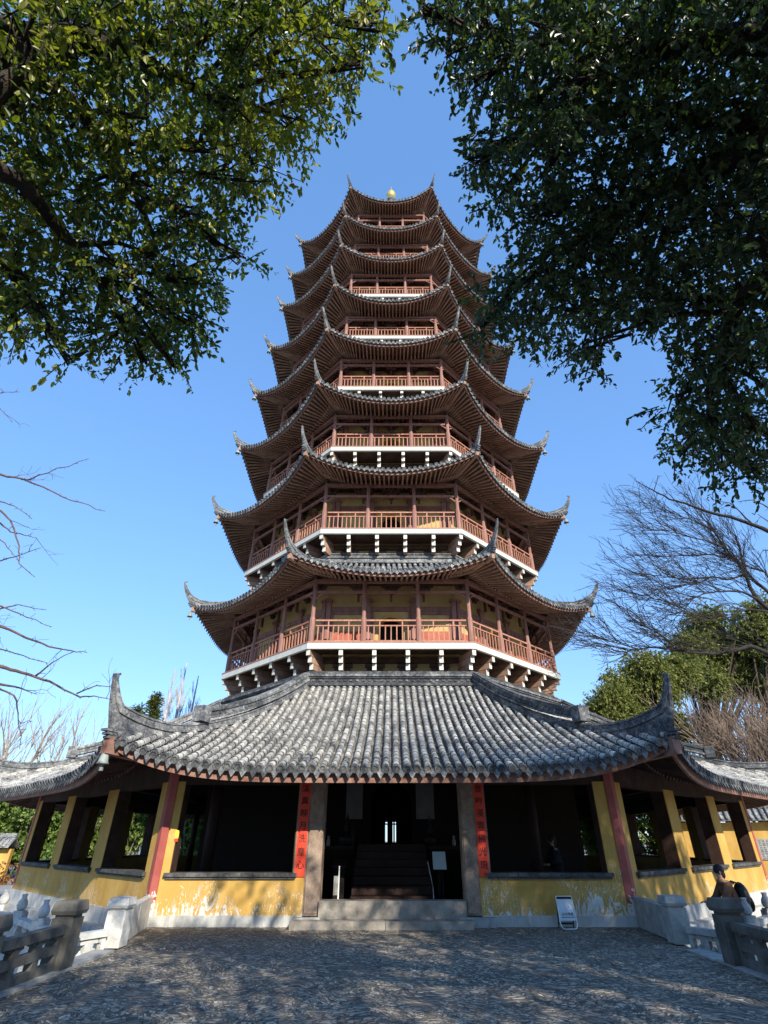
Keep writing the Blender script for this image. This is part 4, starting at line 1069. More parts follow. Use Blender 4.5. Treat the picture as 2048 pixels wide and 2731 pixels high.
# ------------------------------------------------------------------ outlying walls
def tiled_wall(a, b_, h, label, zb=ZL):
    a = np.array(a, float); b_ = np.array(b_, float); d = b_ - a; L_ = np.linalg.norm(d[:2]); d = d / L_; n = np.array((d[1], -d[0], 0))
    t = empty('garden_wall', tuple(a) if len(a) == 3 else (*a, 0)); tag(t, label, 'wall')
    q = lambda s, o, z: a + d * s + n * o + np.array((0, 0, z))
    m = MB(); m.bar(q(0, 0, (h + zb) / 2), q(L_, 0, (h + zb) / 2), .4, h - zb); m.build('wall', M['plaster_far'], t)
    m = MB()
    for s in (-1, 1):
        c = [q(0, 0, h + .62), q(L_, 0, h + .62), q(L_, s * .75, h + .12), q(0, s * .75, h + .12)]
        c2 = [v - np.array((0, 0, .06)) for v in c]; m.hexa(c2 + c)
        k = int(L_ / .26)
        for i in range(k):
            p = q((i + .5) * .26, 0, h + .64); p2 = q((i + .5) * .26, s * .80, h + .14); m.tube([p, (p + p2) / 2, p2], .07, 6)
    m.bar(q(0, 0, h + .72), q(L_, 0, h + .72), .24, .22); m.build('tiled_coping', M['tile_top'], t)
    return t
wl = tiled_wall((14.0, 31.5, 0), (34.0, 23.0, 0), 2.35, 'yellow wall with grey tiled coping beyond the right side hall')
def on_wall(px, py):   # plane of that wall
    u = px - CXP; v = CYP - py; g = FPX * math.cos(PITCH) - v * math.sin(PITCH); q = FPX * math.sin(PITCH) + v * math.cos(PITCH)
    nx, ny = 8.5, 20.0; t = (nx * 14.0 + ny * 31.5) / (nx * u + ny * g); return np.array((u * t, g * t, CAMH + q * t))
for (x0, y0, x1, y1), lab in (((2012, 2237, 2075, 2292), 'pale inscribed stone tablet set in the far right yellow wall'),):
    c = [on_wall(x0, y1), on_wall(x1, y1), on_wall(x1, y0), on_wall(x0, y0)]; c[2][:2] = c[1][:2]; c[3][:2] = c[0][:2]; c[1][2] = c[0][2]; c[3][2] = c[2][2]
    n = np.array((-8.5, -20.0, 0)) / math.hypot(8.5, 20)
    m = MB(); m.hexa([c[0] + n * .19, c[1] + n * .19, c[1] + n * .26, c[0] + n * .26, c[3] + n * .19, c[2] + n * .19, c[2] + n * .26, c[3] + n * .26]); o = m.build('stone_tablet', M['stone'], None, tuple(c[0]))
    tag(o, lab, 'tablet')
    m = MB(); e = (c[1] - c[0]); e /= np.linalg.norm(e); Wd = np.linalg.norm(c[1] - c[0]); Ht = c[3][2] - c[0][2]
    rr = random.Random(3)
    for i in range(6):
        for j in range(9):
            p = c[0] + n * .264 + e * (Wd * (i + .5) / 6) + np.array((0, 0, Ht * (j + .6) / 9.6)); w_ = Wd / 6 * .3; h_ = Ht / 9.6 * .33
            for _ in range(3):
                if rr.random() < .5: m.bar(p + e * -w_ + np.array((0, 0, rr.uniform(-h_, h_))), p + e * w_ + np.array((0, 0, rr.uniform(-h_, h_))), .012, .025)
                else: x_ = rr.uniform(-w_, w_); m.bar(p + e * x_ + np.array((0, 0, -h_)), p + e * x_ + np.array((0, 0, h_)), .012, .025, (1, 0, 0))
    m.build('engraving', M['paper_dim'], o)
tiled_wall((-42.0, 36.0, 0), (-23.6, 38.8, 0), 1.15, 'sunlit yellow garden wall far beyond the left side hall')

# ------------------------------------------------------------------ vegetation
def leaf_batch(mb, base, axis, nrm, Ln, Wd, fold=.18):
    axis = axis / np.linalg.norm(axis, axis=1, keepdims=True)
    nrm = nrm - axis * (nrm * axis).sum(1, keepdims=True); nrm /= np.linalg.norm(nrm, axis=1, keepdims=True) + 1e-9
    sd = np.cross(axis, nrm); Ln = Ln[:, None]; Wd = Wd[:, None]; n = len(base)
    up = nrm * Wd * fold
    V = np.stack([base, base + axis * Ln * .33 + sd * Wd + up, base + axis * Ln * .72 + sd * Wd * .75 + up, base + axis * Ln - nrm * Ln * .08, base + axis * Ln * .72 - sd * Wd * .75 + up, base + axis * Ln * .33 - sd * Wd + up], 1).reshape(-1, 3)
    b = np.arange(n)[:, None] * 6
    Q = np.concatenate([b + np.array([0, 1, 2, 3]), b + np.array([0, 3, 4, 5])])
    mb.quads(V, Q)
def spray(mb, tw, c, r, dens, leaf=.10, per=11, twl=(.3, .6), down=.3, squash=1.0, stems=True, ratio=.24):
    """a bough: twigs scattered through a ball, each carrying leaves"""
    n = max(3, int(dens * r * r)); u = rng.normal(size=(n, 3)); u /= np.linalg.norm(u, axis=1, keepdims=True)
    rad = r * rng.random(n) ** (1 / 2.3); pos = np.asarray(c) + u * rad[:, None] * np.array((1, 1, squash))
    d = u * .75 + rng.normal(size=(n, 3)) * .5 + np.array((0, 0, -down)); d /= np.linalg.norm(d, axis=1, keepdims=True)
    L_ = rng.uniform(*twl, n)
    m = n * per; ti = np.repeat(np.arange(n), per); f = np.tile((np.arange(per) + .6) / per, n) + rng.uniform(-.04, .04, m)
    base = pos[ti] + d[ti] * (L_[ti] * f)[:, None] + np.array((0, 0, -.10)) * (f * f * L_[ti])[:, None]
    ax = d[ti] * .55 + rng.normal(size=(m, 3)) * .55 + np.array((0, 0, -.35)); nr = rng.normal(size=(m, 3)) * .6 + np.array((0, 0, 1.0))
    Ln = leaf * rng.uniform(.55, 1.35, m); leaf_batch(mb, base, ax, nr, Ln, Ln * ratio * rng.uniform(.85, 1.15, m))
    if tw is not None and stems:
        for i in range(0, n, 4): tw.tube([pos[i], pos[i] + d[i] * L_[i] * .5, pos[i] + d[i] * L_[i] + np.array((0, 0, -.08 * L_[i]))], [.006, .005, .003], 3, 0, False)
def jit(p, a): return np.array(p) + rng.normal(size=3) * a
def limb(mb, pts, r0, r1, n=7, wob=.03):
    pts = [np.array(p, float) for p in pts]; out = []
    for i in range(len(pts) - 1):
        L_ = np.linalg.norm(pts[i + 1] - pts[i])
        for q in range(3): out.append(pts[i] + (pts[i + 1] - pts[i]) * q / 3 + (rng.normal(size=3) * wob * L_ if q or i else 0))
    out.append(pts[-1]); k = len(out); mb.tube(out, [r0 + (r1 - r0) * (i / (k - 1)) ** .8 for i in range(k)], n); return out

def camphor(name, label, base, trunk_top, limbs, blobs, mat, dens, leaf, extra, group, twl=(.2, .4)):
    t = empty(name, base); tag(t, label, 'tree', group)
    tr = MB(); limb(tr, [base, ((base[0] * .6 + trunk_top[0] * .4), (base[1] * .6 + trunk_top[1] * .4), trunk_top[2] * .45), trunk_top], .42, .28, 12, .02); tr.build('trunk', M['bark'], t)
    br = MB(); nodes = [np.array(trunk_top)]
    for pts, r0, r1 in limbs: nodes += limb(br, [trunk_top] + pts, r0, r1)
    cr_ = MB(); nodes = np.array(nodes)
    for c, r in blobs + extra:
        c = np.array(c); j = np.argmin(np.linalg.norm(nodes - c, axis=1)); a = nodes[j]
        br.tube([a, a * .6 + c * .4 + np.array((0, 0, .12)), c], [.028, .02, .008], 5, 0, False)
        for q in range(4): br.tube([a * .35 + c * .65, c + rng.normal(size=3) * r * .25, c + rng.normal(size=3) * r * .5], [.012, .008, .004], 4, 0, False)
    for c, r in blobs: spray(cr_, br, c, r * .93, dens, leaf, twl=twl)
    for c, r in extra: spray(cr_, None, c, r, dens * (.5 if c[1] > .4 else .05), leaf * (1.0 if c[1] > .4 else 2.6), per=9, twl=(.2, .5))
    br.build('branches', M['bark'], t); cr_.build('crown', mat, t); return t
def px_blobs(lst, d0, d1, layers=2, grow=1.0):
    out = []
    for x, y, r in lst:
        for l in range(layers):
            D = d0 + (d1 - d0) * (l + rng.random()) / layers
            sc = math.sqrt((x - CXP) ** 2 + (CYP - y) ** 2 + FPX ** 2)
            out.append((P(x + rng.uniform(-.12, .12) * r, y + rng.uniform(-.12, .12) * r, D=D), r * D / sc * grow * (.9 if l else 1.0)))
    return out
LB = [(1005, 60, 75), (965, 165, 65), (885, 110, 110), (865, 245, 80), (760, 130, 130), (775, 325, 95), (700, 410, 100), (640, 260, 140), (610, 470, 95), (600, 610, 70), (520, 400, 130), (500, 560, 105), (470, 700, 110), (535, 755, 70), (420, 815, 105), (510, 850, 75), (440, 915, 65), (330, 895, 75), (240, 880, 75), (140, 900, 50), (320, 700, 135), (350, 500, 140), (380, 300, 150), (420, 120, 150), (560, 60, 140), (200, 100, 150), (60, 60, 140), (200, 300, 150), (60, 300, 140), (180, 500, 150), (40, 520, 140), (160, 700, 130), (30, 720, 130), (100, 825, 75), (25, 860, 60), (390, 960, 40), (470, 975, 30), (180, 965, 32), (690, 60, 120), (300, 60, 130), (640, 690, 45), (-110, 200, 160), (-120, 500, 160), (-80, 760, 120), (100, -110, 150), (400, -120, 150), (700, -100, 140), (930, -60, 110)]
pL = lambda x, y, d: tuple(P(x, y, D=d))
camphor('camphor_tree', 'sunlit yellow green camphor tree whose boughs hang into the upper left', (-7.6, -.8, ZL), (-7.0, -.4, 5.6),
    [([pL(-150, 220, 5.6), pL(0, 155, 5.6), pL(180, 98, 5.7), pL(330, 120, 5.8), pL(430, 190, 6.0), pL(560, 255, 6.2), pL(700, 320, 6.6)], .16, .02),
     ([pL(-120, 350, 5.0), pL(60, 200, 5.2), pL(180, 250, 5.4), pL(280, 400, 5.6), pL(380, 560, 5.9), pL(450, 740, 6.2)], .10, .012),
     ([pL(-80, 420, 4.8), pL(60, 480, 5.0), pL(150, 600, 5.2), pL(260, 750, 5.6), pL(340, 880, 6.0)], .09, .012),
     ([pL(300, 140, 5.9), pL(560, 60, 6.4), pL(800, 90, 6.8), pL(950, 100, 7.0)], .08, .012), ([pL(-100, 600, 5.0), pL(20, 720, 5.4), pL(90, 840, 5.8)], .07, .012)],
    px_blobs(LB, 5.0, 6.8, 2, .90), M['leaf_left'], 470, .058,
    [((-6.0, -1.5, 8.2), 2.0), ((-4.0, -1.0, 9.8), 2.0), ((-2.2, .3, 10.6), 1.7), ((-8.5, -2.0, 7.5), 2.0), ((-9.5, 1.5, 7.0), 2.0), ((-8.0, 4.0, 8.2), 1.8)], 'camphor trees hanging over the terrace', (.14, .3))
RB = [(1130, 45, 42), (1190, 60, 55), (1205, 145, 48), (1280, 60, 85), (1270, 220, 50), (1350, 150, 95), (1305, 385, 65), (1270, 430, 60), (1400, 300, 100), (1325, 515, 70), (1450, 450, 115), (1415, 575, 70), (1500, 250, 140), (1450, 100, 120), (1600, 100, 150), (1750, 100, 160), (1900, 100, 160), (2020, 100, 150), (1650, 300, 160), (1800, 350, 170), (1980, 350, 160), (1580, 500, 130), (1720, 560, 150), (1880, 600, 160), (2020, 600, 150), (1500, 680, 100), (1420, 740, 85), (1330, 800, 72), (1290, 875, 52), (1400, 865, 80), (1510, 830, 100), (1550, 925, 62), (1620, 760, 120), (1720, 790, 100), (1830, 810, 120), (1960, 800, 140), (1850, 960, 100), (1970, 980, 120), (1815, 1075, 65), (1900, 1130, 100), (1830, 1190, 52), (2020, 1140, 110), (1945, 1235, 65), (2030, 1265, 55), (1590, 975, 30), (2150, 250, 160), (2150, 550, 160), (2140, 850, 150), (2130, 1100, 120), (1250, -80, 100), (1500, -110, 150), (1800, -110, 160), (2050, -110, 150), (1600, 620, 110)]
camphor('camphor_tree', 'shaded dark green camphor tree whose boughs fill the upper right', (7.8, -.6, ZL), (7.2, -.2, 5.2),
    [([pL(2250, 300, 4.7), pL(1980, 400, 4.9), pL(1780, 480, 5.1), pL(1600, 600, 5.4), pL(1420, 740, 5.9)], .15, .014),
     ([pL(2200, 700, 4.3), pL(1990, 780, 4.6), pL(1900, 960, 5.0), pL(1880, 1130, 5.4)], .11, .012),
     ([pL(2100, 100, 4.9), pL(1800, 120, 5.1), pL(1550, 110, 5.5), pL(1300, 90, 5.9), pL(1180, 80, 6.1)], .13, .012),
     ([pL(2000, 330, 4.9), pL(1750, 280, 5.3), pL(1500, 330, 5.6), pL(1320, 420, 6.0)], .09, .012), ([pL(1850, 480, 5.1), pL(1750, 700, 5.4), pL(1600, 860, 5.7)], .07, .012)],
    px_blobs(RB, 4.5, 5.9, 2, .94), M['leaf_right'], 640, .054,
    [((6.5, -1.5, 8.5), 2.2), ((4.5, -.5, 9.4), 2.0), ((8.5, -2.5, 8.0), 2.4), ((9.5, 1.0, 7.5), 2.2), ((9.0, 4.0, 8.0), 2.0), ((6.5, 2.5, 9.6), 2.0), ((11.0, -1.5, 8.5), 2.4), ((3.0, -2.0, 7.2), 1.5), ((1.2, -3.0, 7.0), 1.3)], 'camphor trees hanging over the terrace', (.12, .28))
# camphor trees standing behind the viewer: they give the shade on the terrace
def far_crown(name, label, base, blobs, mat, dens, leaf, h, group=None, bark='bark', per=9, twl=(.5, 1.0), tr_r=.35, branches=True):
    t = empty(name, base); tag(t, label, 'tree', group)
    tr = MB(); top = np.array(base) + np.array((0, 0, h)); limb(tr, [base, tuple(top * .5 + np.array(base) * .5), tuple(top)], tr_r, tr_r * .6, 9, .02); tr.build('trunk', M[bark], t)
    if branches:
        br = MB()
        for c, r in blobs: br.tube([top, top * .5 + np.array(c) * .5 + np.array((0, 0, .2)), np.array(c)], [tr_r * .4, tr_r * .25, tr_r * .08], 6)
        br.build('branches', M[bark], t)
    cr_ = MB()
    for c, r in blobs: spray(cr_, None, c, r, dens, leaf, per=per, twl=twl)
    cr_.build('crown', mat, t); return t
def clumps(lst, k, sub, sd):
    r2 = np.random.default_rng(sd); out = []
    for c, r in lst:
        for i in range(k):
            u = r2.normal(size=3); u /= np.linalg.norm(u); out.append((tuple(np.array(c) + u * r * r2.random() ** .5), sub * r2.uniform(.7, 1.25)))
    return out
MB_ = [((-1.5, -6.5, 5.6), 1.8), ((1.2, -7.0, 6.6), 1.9), ((3.6, -7.0, 7.6), 1.9), ((5.8, -6.8, 7.6), 1.9), ((0.5, -8.0, 8.0), 1.9), ((3.0, -8.6, 9.0), 1.9), ((5.6, -8.2, 9.2), 1.9), ((-2.6, -8.4, 7.0), 1.8), ((7.8, -7.4, 8.6), 1.8), ((8.0, -6.0, 6.6), 1.8), ((2.6, -5.2, 5.6), 1.5)]
far_crown('camphor_tree', 'broad camphor tree behind the viewer shading the middle of the terrace', (2.5, -10.0, ZL), clumps(MB_, 5, .60, 5), M['leaf_right'], 70, .20, 4.5, 'camphor trees hanging over the terrace')
TB_ = [((8.6, -3, 10.0), 1.2), ((9.6, -3, 11.0), 1.2), ((11, -3, 11.8), 1.3), ((12.5, -3.2, 12.3), 1.3), ((14, -3, 12.8), 1.3), ((10, -3.4, 9.2), 1.3), ((12, -3.2, 10.2), 1.3), ((13.5, -3.5, 11), 1.3), ((11, -4, 8.2), 1.4), ((9, -4, 8.2), 1.3), ((13, -4.5, 9.0), 1.5), ((11.5, -6, 10.5), 1.8), ((15.5, -3, 12.0), 1.0), ((17.0, -3, 12.4), 1.0), ((16.6, -3.4, 10.8), 1.1)]
far_crown('camphor_tree', 'tall camphor tree behind the viewer to the right, shading the roof', (11.0, -5.0, ZL), clumps(TB_, 5, .8, 6), M['leaf_right'], 40, .20, 5.0, 'camphor trees hanging over the terrace')

for lab, base, lst in (('camphor tree behind the viewer at the left side of the terrace', (-8.0, -8.0, ZL), [((-8, -6.5, 5.0), 2.4), ((-10.5, -5, 6), 2.4), ((-6, -8.5, 6.5), 2.3), ((-9, -9, 8), 2.6), ((-12, -8, 5), 2.4), ((-5, -10, 4.0), 2.2)]),
                       ('camphor tree at the back of the grove behind the viewer', (-1.0, -16.0, ZL), [((-1, -14, 4.5), 2.6), ((2.5, -15, 5), 2.6), ((-4.5, -14.5, 5), 2.6), ((0, -16, 8), 3), ((4, -16, 8.5), 2.6), ((-4, -17, 8), 2.8), ((6, -14, 4.5), 2.5)]),
                       ('camphor tree behind the viewer at the right side of the terrace', (13.5, -12.0, ZL), [((12, -10, 4.5), 2.6), ((15, -9, 5), 2.6), ((13, -12, 8), 3), ((10, -12.5, 5), 2.6), ((16.5, -6, 5), 2.6), ((16, -12, 9), 2.6)])):
    far_crown('camphor_tree', lab, base, lst, M['leaf_right'], 45, .34, 3.5, 'camphor trees hanging over the terrace', twl=(.6, 1.2))  # trees added out of view to block sky light from behind

# bare trees
def grow(mb, p, d, L_, r, dep, bias, spread, nch, wob=.12, rmin=.004, seg=3, shrink=.62):
    p = np.array(p, float); d = np.array(d, float); d /= np.linalg.norm(d); pts = [p]
    for i in range(seg):
        d = d + rng.normal(size=3) * wob + np.array(bias) * .10; d /= np.linalg.norm(d); pts.append(pts[-1] + d * L_ / seg)
    mb.tube(pts, [max(rmin, r * (1 - .6 * i / seg)) for i in range(seg + 1)], 5 if r > .03 else 3, 0, False)
    if dep <= 0: return
    k = nch if not hasattr(nch, '__len__') else rng.integers(nch[0], nch[1] + 1)
    for i in range(k):
        f = rng.uniform(.25, 1.0) if i else 1.0
        j = f * seg; a = int(min(j, seg - 1)); q = pts[a] + (pts[a + 1] - pts[a]) * (j - a)
        dd = d + rng.normal(size=3) * spread; dd += np.array(bias) * .35
        grow(mb, q, dd, L_ * shrink * rng.uniform(.75, 1.2), max(rmin, r * .55), dep - 1, bias, spread, nch, wob, rmin, seg, shrink)
# the bare tree on the left, spur-twigged limbs reaching in from the edge
q3 = lambda x, y, Y=10.5: tuple(P(x * .4747, 1000 + y * .4747, Y=Y))
GL = [([(-160, 520), (0, 560), (120, 585), (300, 660), (450, 720), (590, 765)], .045), ([(120, 585), (170, 590), (320, 530), (500, 470)], .025), ([(-120, 650), (0, 760), (60, 820), (105, 960), (110, 1060), (195, 1135)], .035), ([(-100, 640), (0, 710), (80, 740), (180, 810)], .025), ([(-120, 1080), (0, 1040), (110, 1010), (230, 970)], .028), ([(-120, 1330), (10, 1310), (100, 1290), (260, 1320)], .032), ([(-60, 1280), (30, 1310), (150, 1355), (290, 1415)], .03), ([(-160, 1320), (0, 1410), (150, 1470), (280, 1525), (400, 1550), (490, 1560)], .045), ([(-200, 1600), (0, 1640), (90, 1660), (200, 1690), (310, 1740), (450, 1810), (530, 1800), (630, 1825)], .055), ([(430, 1790), (540, 1745), (650, 1755)], .015), ([(-150, 1700), (0, 1740), (120, 1760), (210, 1795)], .05), ([(-60, 1730), (80, 1800), (105, 1900), (110, 2100)], .03), ([(0, 830), (60, 880), (140, 900), (205, 915)], .02), ([(200, 1690), (290, 1620), (400, 1560)], .02), ([(-80, 60), (0, 100), (110, 95)], .016), ([(-80, 130), (0, 190), (65, 260)], .016), ([(-100, 1480), (0, 1540), (130, 1580), (270, 1620)], .025), ([(-60, 860), (0, 930), (60, 990), (105, 1050)], .02)]
t = empty('bare_tree', (-11.6, 9.6, ZL)); tag(t, 'bare leafless tree with dark spurred limbs reaching in at the left edge', 'tree')
tr = MB(); tn = limb(tr, [(-11.6, 9.6, ZL), (-11.7, 9.8, 3), (-11.5, 10.0, 6), (-11.7, 10.2, 10)], .26, .10, 10, .015); tr.build('trunk', M['bark_dark'], t)
br = MB(); tn = np.array(tn)
for pts, r in GL:
    Y0 = 10.5 + rng.uniform(-.5, .6); w3 = [np.array(q3(x, y, Y0)) for x, y in pts]
    if pts[0][0] < 0: j = np.argmin(np.abs(tn[:, 2] - (w3[0][2] - .6))); w3 = [tn[j]] + w3
    o_ = limb(br, w3, r, .006, 6, .02)
    for i in range(len(o_) - 1):
        d = o_[i + 1] - o_[i]; L_ = np.linalg.norm(d)
        for q in range(max(1, int(L_ / .09))):
            a = o_[i] + d * rng.random(); dd = d / L_ * .5 + rng.normal(size=3) * .8; l2 = rng.choice([.05, .08, .12, .3], p=[.45, .3, .15, .10]) * rng.uniform(.7, 1.3)
            if l2 < .2: br.tube([a, a + dd / np.linalg.norm(dd) * l2], [.007, .004], 3, 0, False)
            else: grow(br, a, dd, l2 * 1.4, .009, 1, (0, 0, .1), .5, 3, .18, .0035, 4, .6)
br.build('branches', M['bark_bare'], t)
# the zelkova on the right, fans of fine twigs
q4 = lambda x, y, Y=22.0: tuple(P(1500 + x * .4069, 1200 + y * .4069, Y=Y))
t = empty('bare_tree', (17.6, 20.5, ZL)); tag(t, 'bare dark tree with wide fans of fine twigs at the right edge', 'tree')
tr = MB(); limb(tr, [(17.6, 20.5, ZL), (17.5, 20.8, 4), q4(1500, 1180)], .34, .22, 10, .015); tr.build('trunk', M['bark_dark'], t)
ZR = [([(1500, 1180), (1347, 1040), (1280, 980), (1230, 900), (1190, 790), (1130, 720), (1060, 640), (980, 520), (900, 420)], .13, .02), ([(1500, 1120), (1347, 930), (1240, 840), (1190, 775), (1165, 660), (1130, 560)], .10, .02), ([(1190, 820), (1080, 850), (980, 830), (900, 870), (800, 890), (700, 915)], .055, .012), ([(1280, 980), (1180, 930), (1050, 925), (940, 940), (860, 970), (800, 1040), (720, 1090)], .055, .012), ([(1500, 1400), (1347, 1330), (1230, 1285), (1150, 1310), (980, 1335), (860, 1330), (760, 1310), (600, 1295), (500, 1305), (420, 1325), (280, 1330)], .12, .012), ([(1130, 720), (1000, 690), (860, 690), (700, 700), (560, 700)], .045, .010), ([(1060, 640), (940, 590), (800, 560), (680, 530), (560, 520)], .04, .010), ([(980, 520), (860, 460), (740, 420), (620, 400)], .035, .010), ([(1500, 1050), (1347, 830), (1320, 800), (1220, 770)], .06, .02), ([(760, 1310), (680, 1240), (600, 1190), (480, 1130)], .035, .010), ([(1347, 1060), (1220, 1040), (1100, 1090), (960, 1120), (850, 1130)], .045, .010), ([(900, 870), (760, 840), (620, 820), (520, 830)], .03, .01), ([(800, 1040), (700, 1010), (560, 960), (430, 940)], .03, .01), ([(500, 1305), (380, 1270), (260, 1240), (190, 1230)], .03, .008)]
br = MB()
for pts, r0, r1 in ZR:
    Y0 = 22 + rng.uniform(-.8, .8); o_ = limb(br, [q4(x, y, Y0) for x, y in pts], r0, r1, 6, .02); k = len(o_)
    for i in range(2, k):
        d = o_[i] - o_[i - 1]; d /= np.linalg.norm(d); f = i / k
        for q in range(2 if f > .35 else 1):
            dd = d * .8 + np.array((-.35, 0, .45)) + rng.normal(size=3) * .35
            grow(br, o_[i - 1] + (o_[i] - o_[i - 1]) * rng.random(), dd, 1.25 * rng.uniform(.7, 1.3), .022, 2, (-.25, 0, .12), .38, 3, .10, .0085, 4, .66)
br.build('branches', M['bark_dark'], t)
# a nearer spurred limb crossing above it
t = empty('bare_tree', (11.8, 13.0, ZL)); tag(t, 'bare limb with short spurs crossing above the twig fans at the right edge', 'tree')
q5 = lambda x, y: tuple(P(1500 + x * .4069, 1200 + y * .4069, Y=11.5))
tr = MB(); limb(tr, [(13.0, 11.5, ZL), (12.9, 11.6, 4), q5(1750, 700)], .2, .13, 9, .015); tr.build('trunk', M['bark_dark'], t)
br = MB()
for pts, r in (([(1750, 700), (1500, 590), (1347, 530), (1250, 490), (1100, 440), (940, 400), (800, 350), (700, 320), (600, 270), (530, 230), (480, 205)], .07), ([(1250, 490), (1180, 420), (1100, 350), (1000, 330)], .022), ([(1500, 420), (1347, 380), (1250, 330), (1150, 340)], .022), ([(1450, 560), (1347, 470), (1280, 420)], .02), ([(600, 270), (620, 200), (625, 165)], .012), ([(1500, 750), (1347, 660), (1310, 655)], .015)):
    o_ = limb(br, [q5(x, y) for x, y in pts], r, .007, 6, .02)
    for i in range(len(o_) - 1):
        d = o_[i + 1] - o_[i]; L_ = np.linalg.norm(d)
        for q in range(max(1, int(L_ / .12))):
            a = o_[i] + d * rng.random(); dd = d / L_ * .4 + rng.normal(size=3) * .8; l2 = rng.choice([.06, .12, .3], p=[.55, .3, .15])
            if l2 < .2: br.tube([a, a + dd / np.linalg.norm(dd) * l2], [.007, .004], 3, 0, False)
            else: grow(br, a, dd, l2 * 1.3, .009, 1, (0, 0, .1), .5, 3, .18, .0035, 4, .6)
br.build('branches', M['bark_dark'], t)

def copy_tree(o, loc, rz, sc, label):
    c = o.copy(); COL.objects.link(c); c.location = loc; c.rotation_euler = (0, 0, rz); c.scale = sc; c['label'] = label
    for ch in list(o.children):
        d = ch.copy(); COL.objects.link(d); d.parent = c
    return c
# pale bare trees behind the left side roof
bl = empty('bare_tree', (-30.5, 46, ZL)); tag(bl, '', 'tree', 'pale bare trees behind the left roof')
tr = MB(); tr.tube([(-30.5, 46, ZL), (-30.4, 46, 2), (-30.5, 46, 4.2)], [.32, .27, .22], 8); tr.build('trunk', M['bark_tan'], bl)
br = MB()
for i in range(5):
    a = i * 2.4; grow(br, (-30.5, 46, 4.0), (math.cos(a) * .7, math.sin(a) * .7, 1.0), 3.7, .13, 3, (0, 0, .5), .32, 3, .07, .014, 4, .66)
br.build('branches', M['bark_tan'], bl)
bl['label'] = 'pale bare tree with a forked trunk behind the left roof, second from the left edge'
copy_tree(bl, (-34.0, 48, ZL), 1.3, (.95, .95, .92), 'pale bare tree behind the left roof, nearest the left edge of the picture')
copy_tree(bl, (-27.0, 47, ZL), 2.5, (.85, .85, .93), 'pale bare tree behind the left roof, third from the left edge')
copy_tree(bl, (-24.0, 48, ZL), 4.2, (.8, .8, .85), 'pale bare tree just left of the ground roof horn')
copy_tree(bl, (-37.0, 43, ZL), 5.2, (1.1, 1.1, 1.0), 'large pale bare tree leaning in at the far left behind the side roof')
# silver poplars and conifers behind the pagoda
pp = empty('poplar', tuple(P(456, 1840, Y=66)[:2]) + (ZL,)); tag(pp, 'slim bare silver poplar nearest the conifers', 'tree', 'slim bare poplars behind the ground roof')
x, y = pp.location.x, pp.location.y
tr = MB(); tr.tube([(x, y, ZL), (x, y, 8), (x, y, 20)], [.3, .22, .05], 7); tr.build('trunk', M['bark_pale'], pp)
br = MB()
for i in range(46):
    z = rng.uniform(4, 18); a = rng.uniform(0, 6.28); grow(br, (x, y, z), (math.cos(a) * .34, math.sin(a) * .34, 1), (23 - z) * .17, .03, 2, (0, 0, .8), .13, 3, .05, .012, 3, .6)
br.build('branches', M['bark_pale'], pp)
for px_, s, lab in ((484, 1.03, 'slim bare silver poplar in the middle of three'), (522, .95, 'slim bare silver poplar nearest the pagoda')):
    copy_tree(pp, tuple(P(px_, 1840, Y=66)[:2]) + (ZL,), px_ * .01, (1.1, 1.1, s), lab)
def conifer(px_, Y, top_py, w, label):
    b = P(px_, top_py + 40, Y=Y); zt = P(px_, top_py, Y=Y).z; base = (b.x, b.y, ZL)
    t = empty('conifer', base); tag(t, label, 'tree'); tr = MB(); tr.tube([base, (b.x, b.y, zt * .5), (b.x, b.y, zt - .3)], [.28, .18, .04], 8); tr.build('trunk', M['bark'], t)
    c = MB(); n = 900
    z = zt - (zt - 2) * rng.random(n) ** .75; rad = (zt - z) / (zt - 2) * w * (.35 + .65 * rng.random(n) ** .5) * (1 + .25 * np.sin(z * 3.1)) + .1; a = rng.uniform(0, 6.283, n)
    for i in range(n): 
        p = np.array((b.x + rad[i] * math.cos(a[i]), b.y + rad[i] * math.sin(a[i]), z[i])); m = 14
        d = np.array((math.cos(a[i]), math.sin(a[i]), .35)); base_ = p + d * rng.uniform(-.5, .3, (m, 1)) + rng.normal(size=(m, 3)) * .12
        leaf_batch(c, base_, d + rng.normal(size=(m, 3)) * .45, rng.normal(size=(m, 3)), rng.uniform(.22, .42, m), np.full(m, .05))
    c.build('crown', M['leaf_conifer'], t)
conifer(410, 52, 1852, 2.6, 'olive green conifer rising behind the left of the ground roof'); conifer(362, 56, 1884, 1.3, 'small dark conifer beside the larger conifer behind the roof')
# evergreens on the right
def bg_tree(lst, Y, bx_, label, leaf, dens, mat='leaf_bg', h=5):
    bl_ = []
    for x, y, r in lst:
        YY = Y + rng.uniform(-1.5, 1.5); c = P(x, y, Y=YY); dd = YY * math.cos(PITCH) + (c.z - CAMH) * math.sin(PITCH); bl_.append((tuple(c), r * dd / FPX))
    b = P(bx_, 2100, Y=Y); return far_crown('evergreen_tree', label, (b.x, b.y, ZL), clumps(bl_, 4, 1.0, 9), M[mat], dens, leaf, h, 'evergreens behind the right roof', per=12, twl=(.5, .9), tr_r=.4)
bg_tree([(1640, 1900, 45), (1625, 1860, 30), (1690, 1900, 55), (1735, 1770, 45), (1720, 1800, 55), (1675, 1830, 45), (1745, 1850, 50), (1770, 1930, 50), (1800, 1800, 40), (1660, 1960, 60), (1740, 1980, 60)], 40, 1720, 'olive evergreen tree nearest the pagoda behind the right roof', .20, 150)
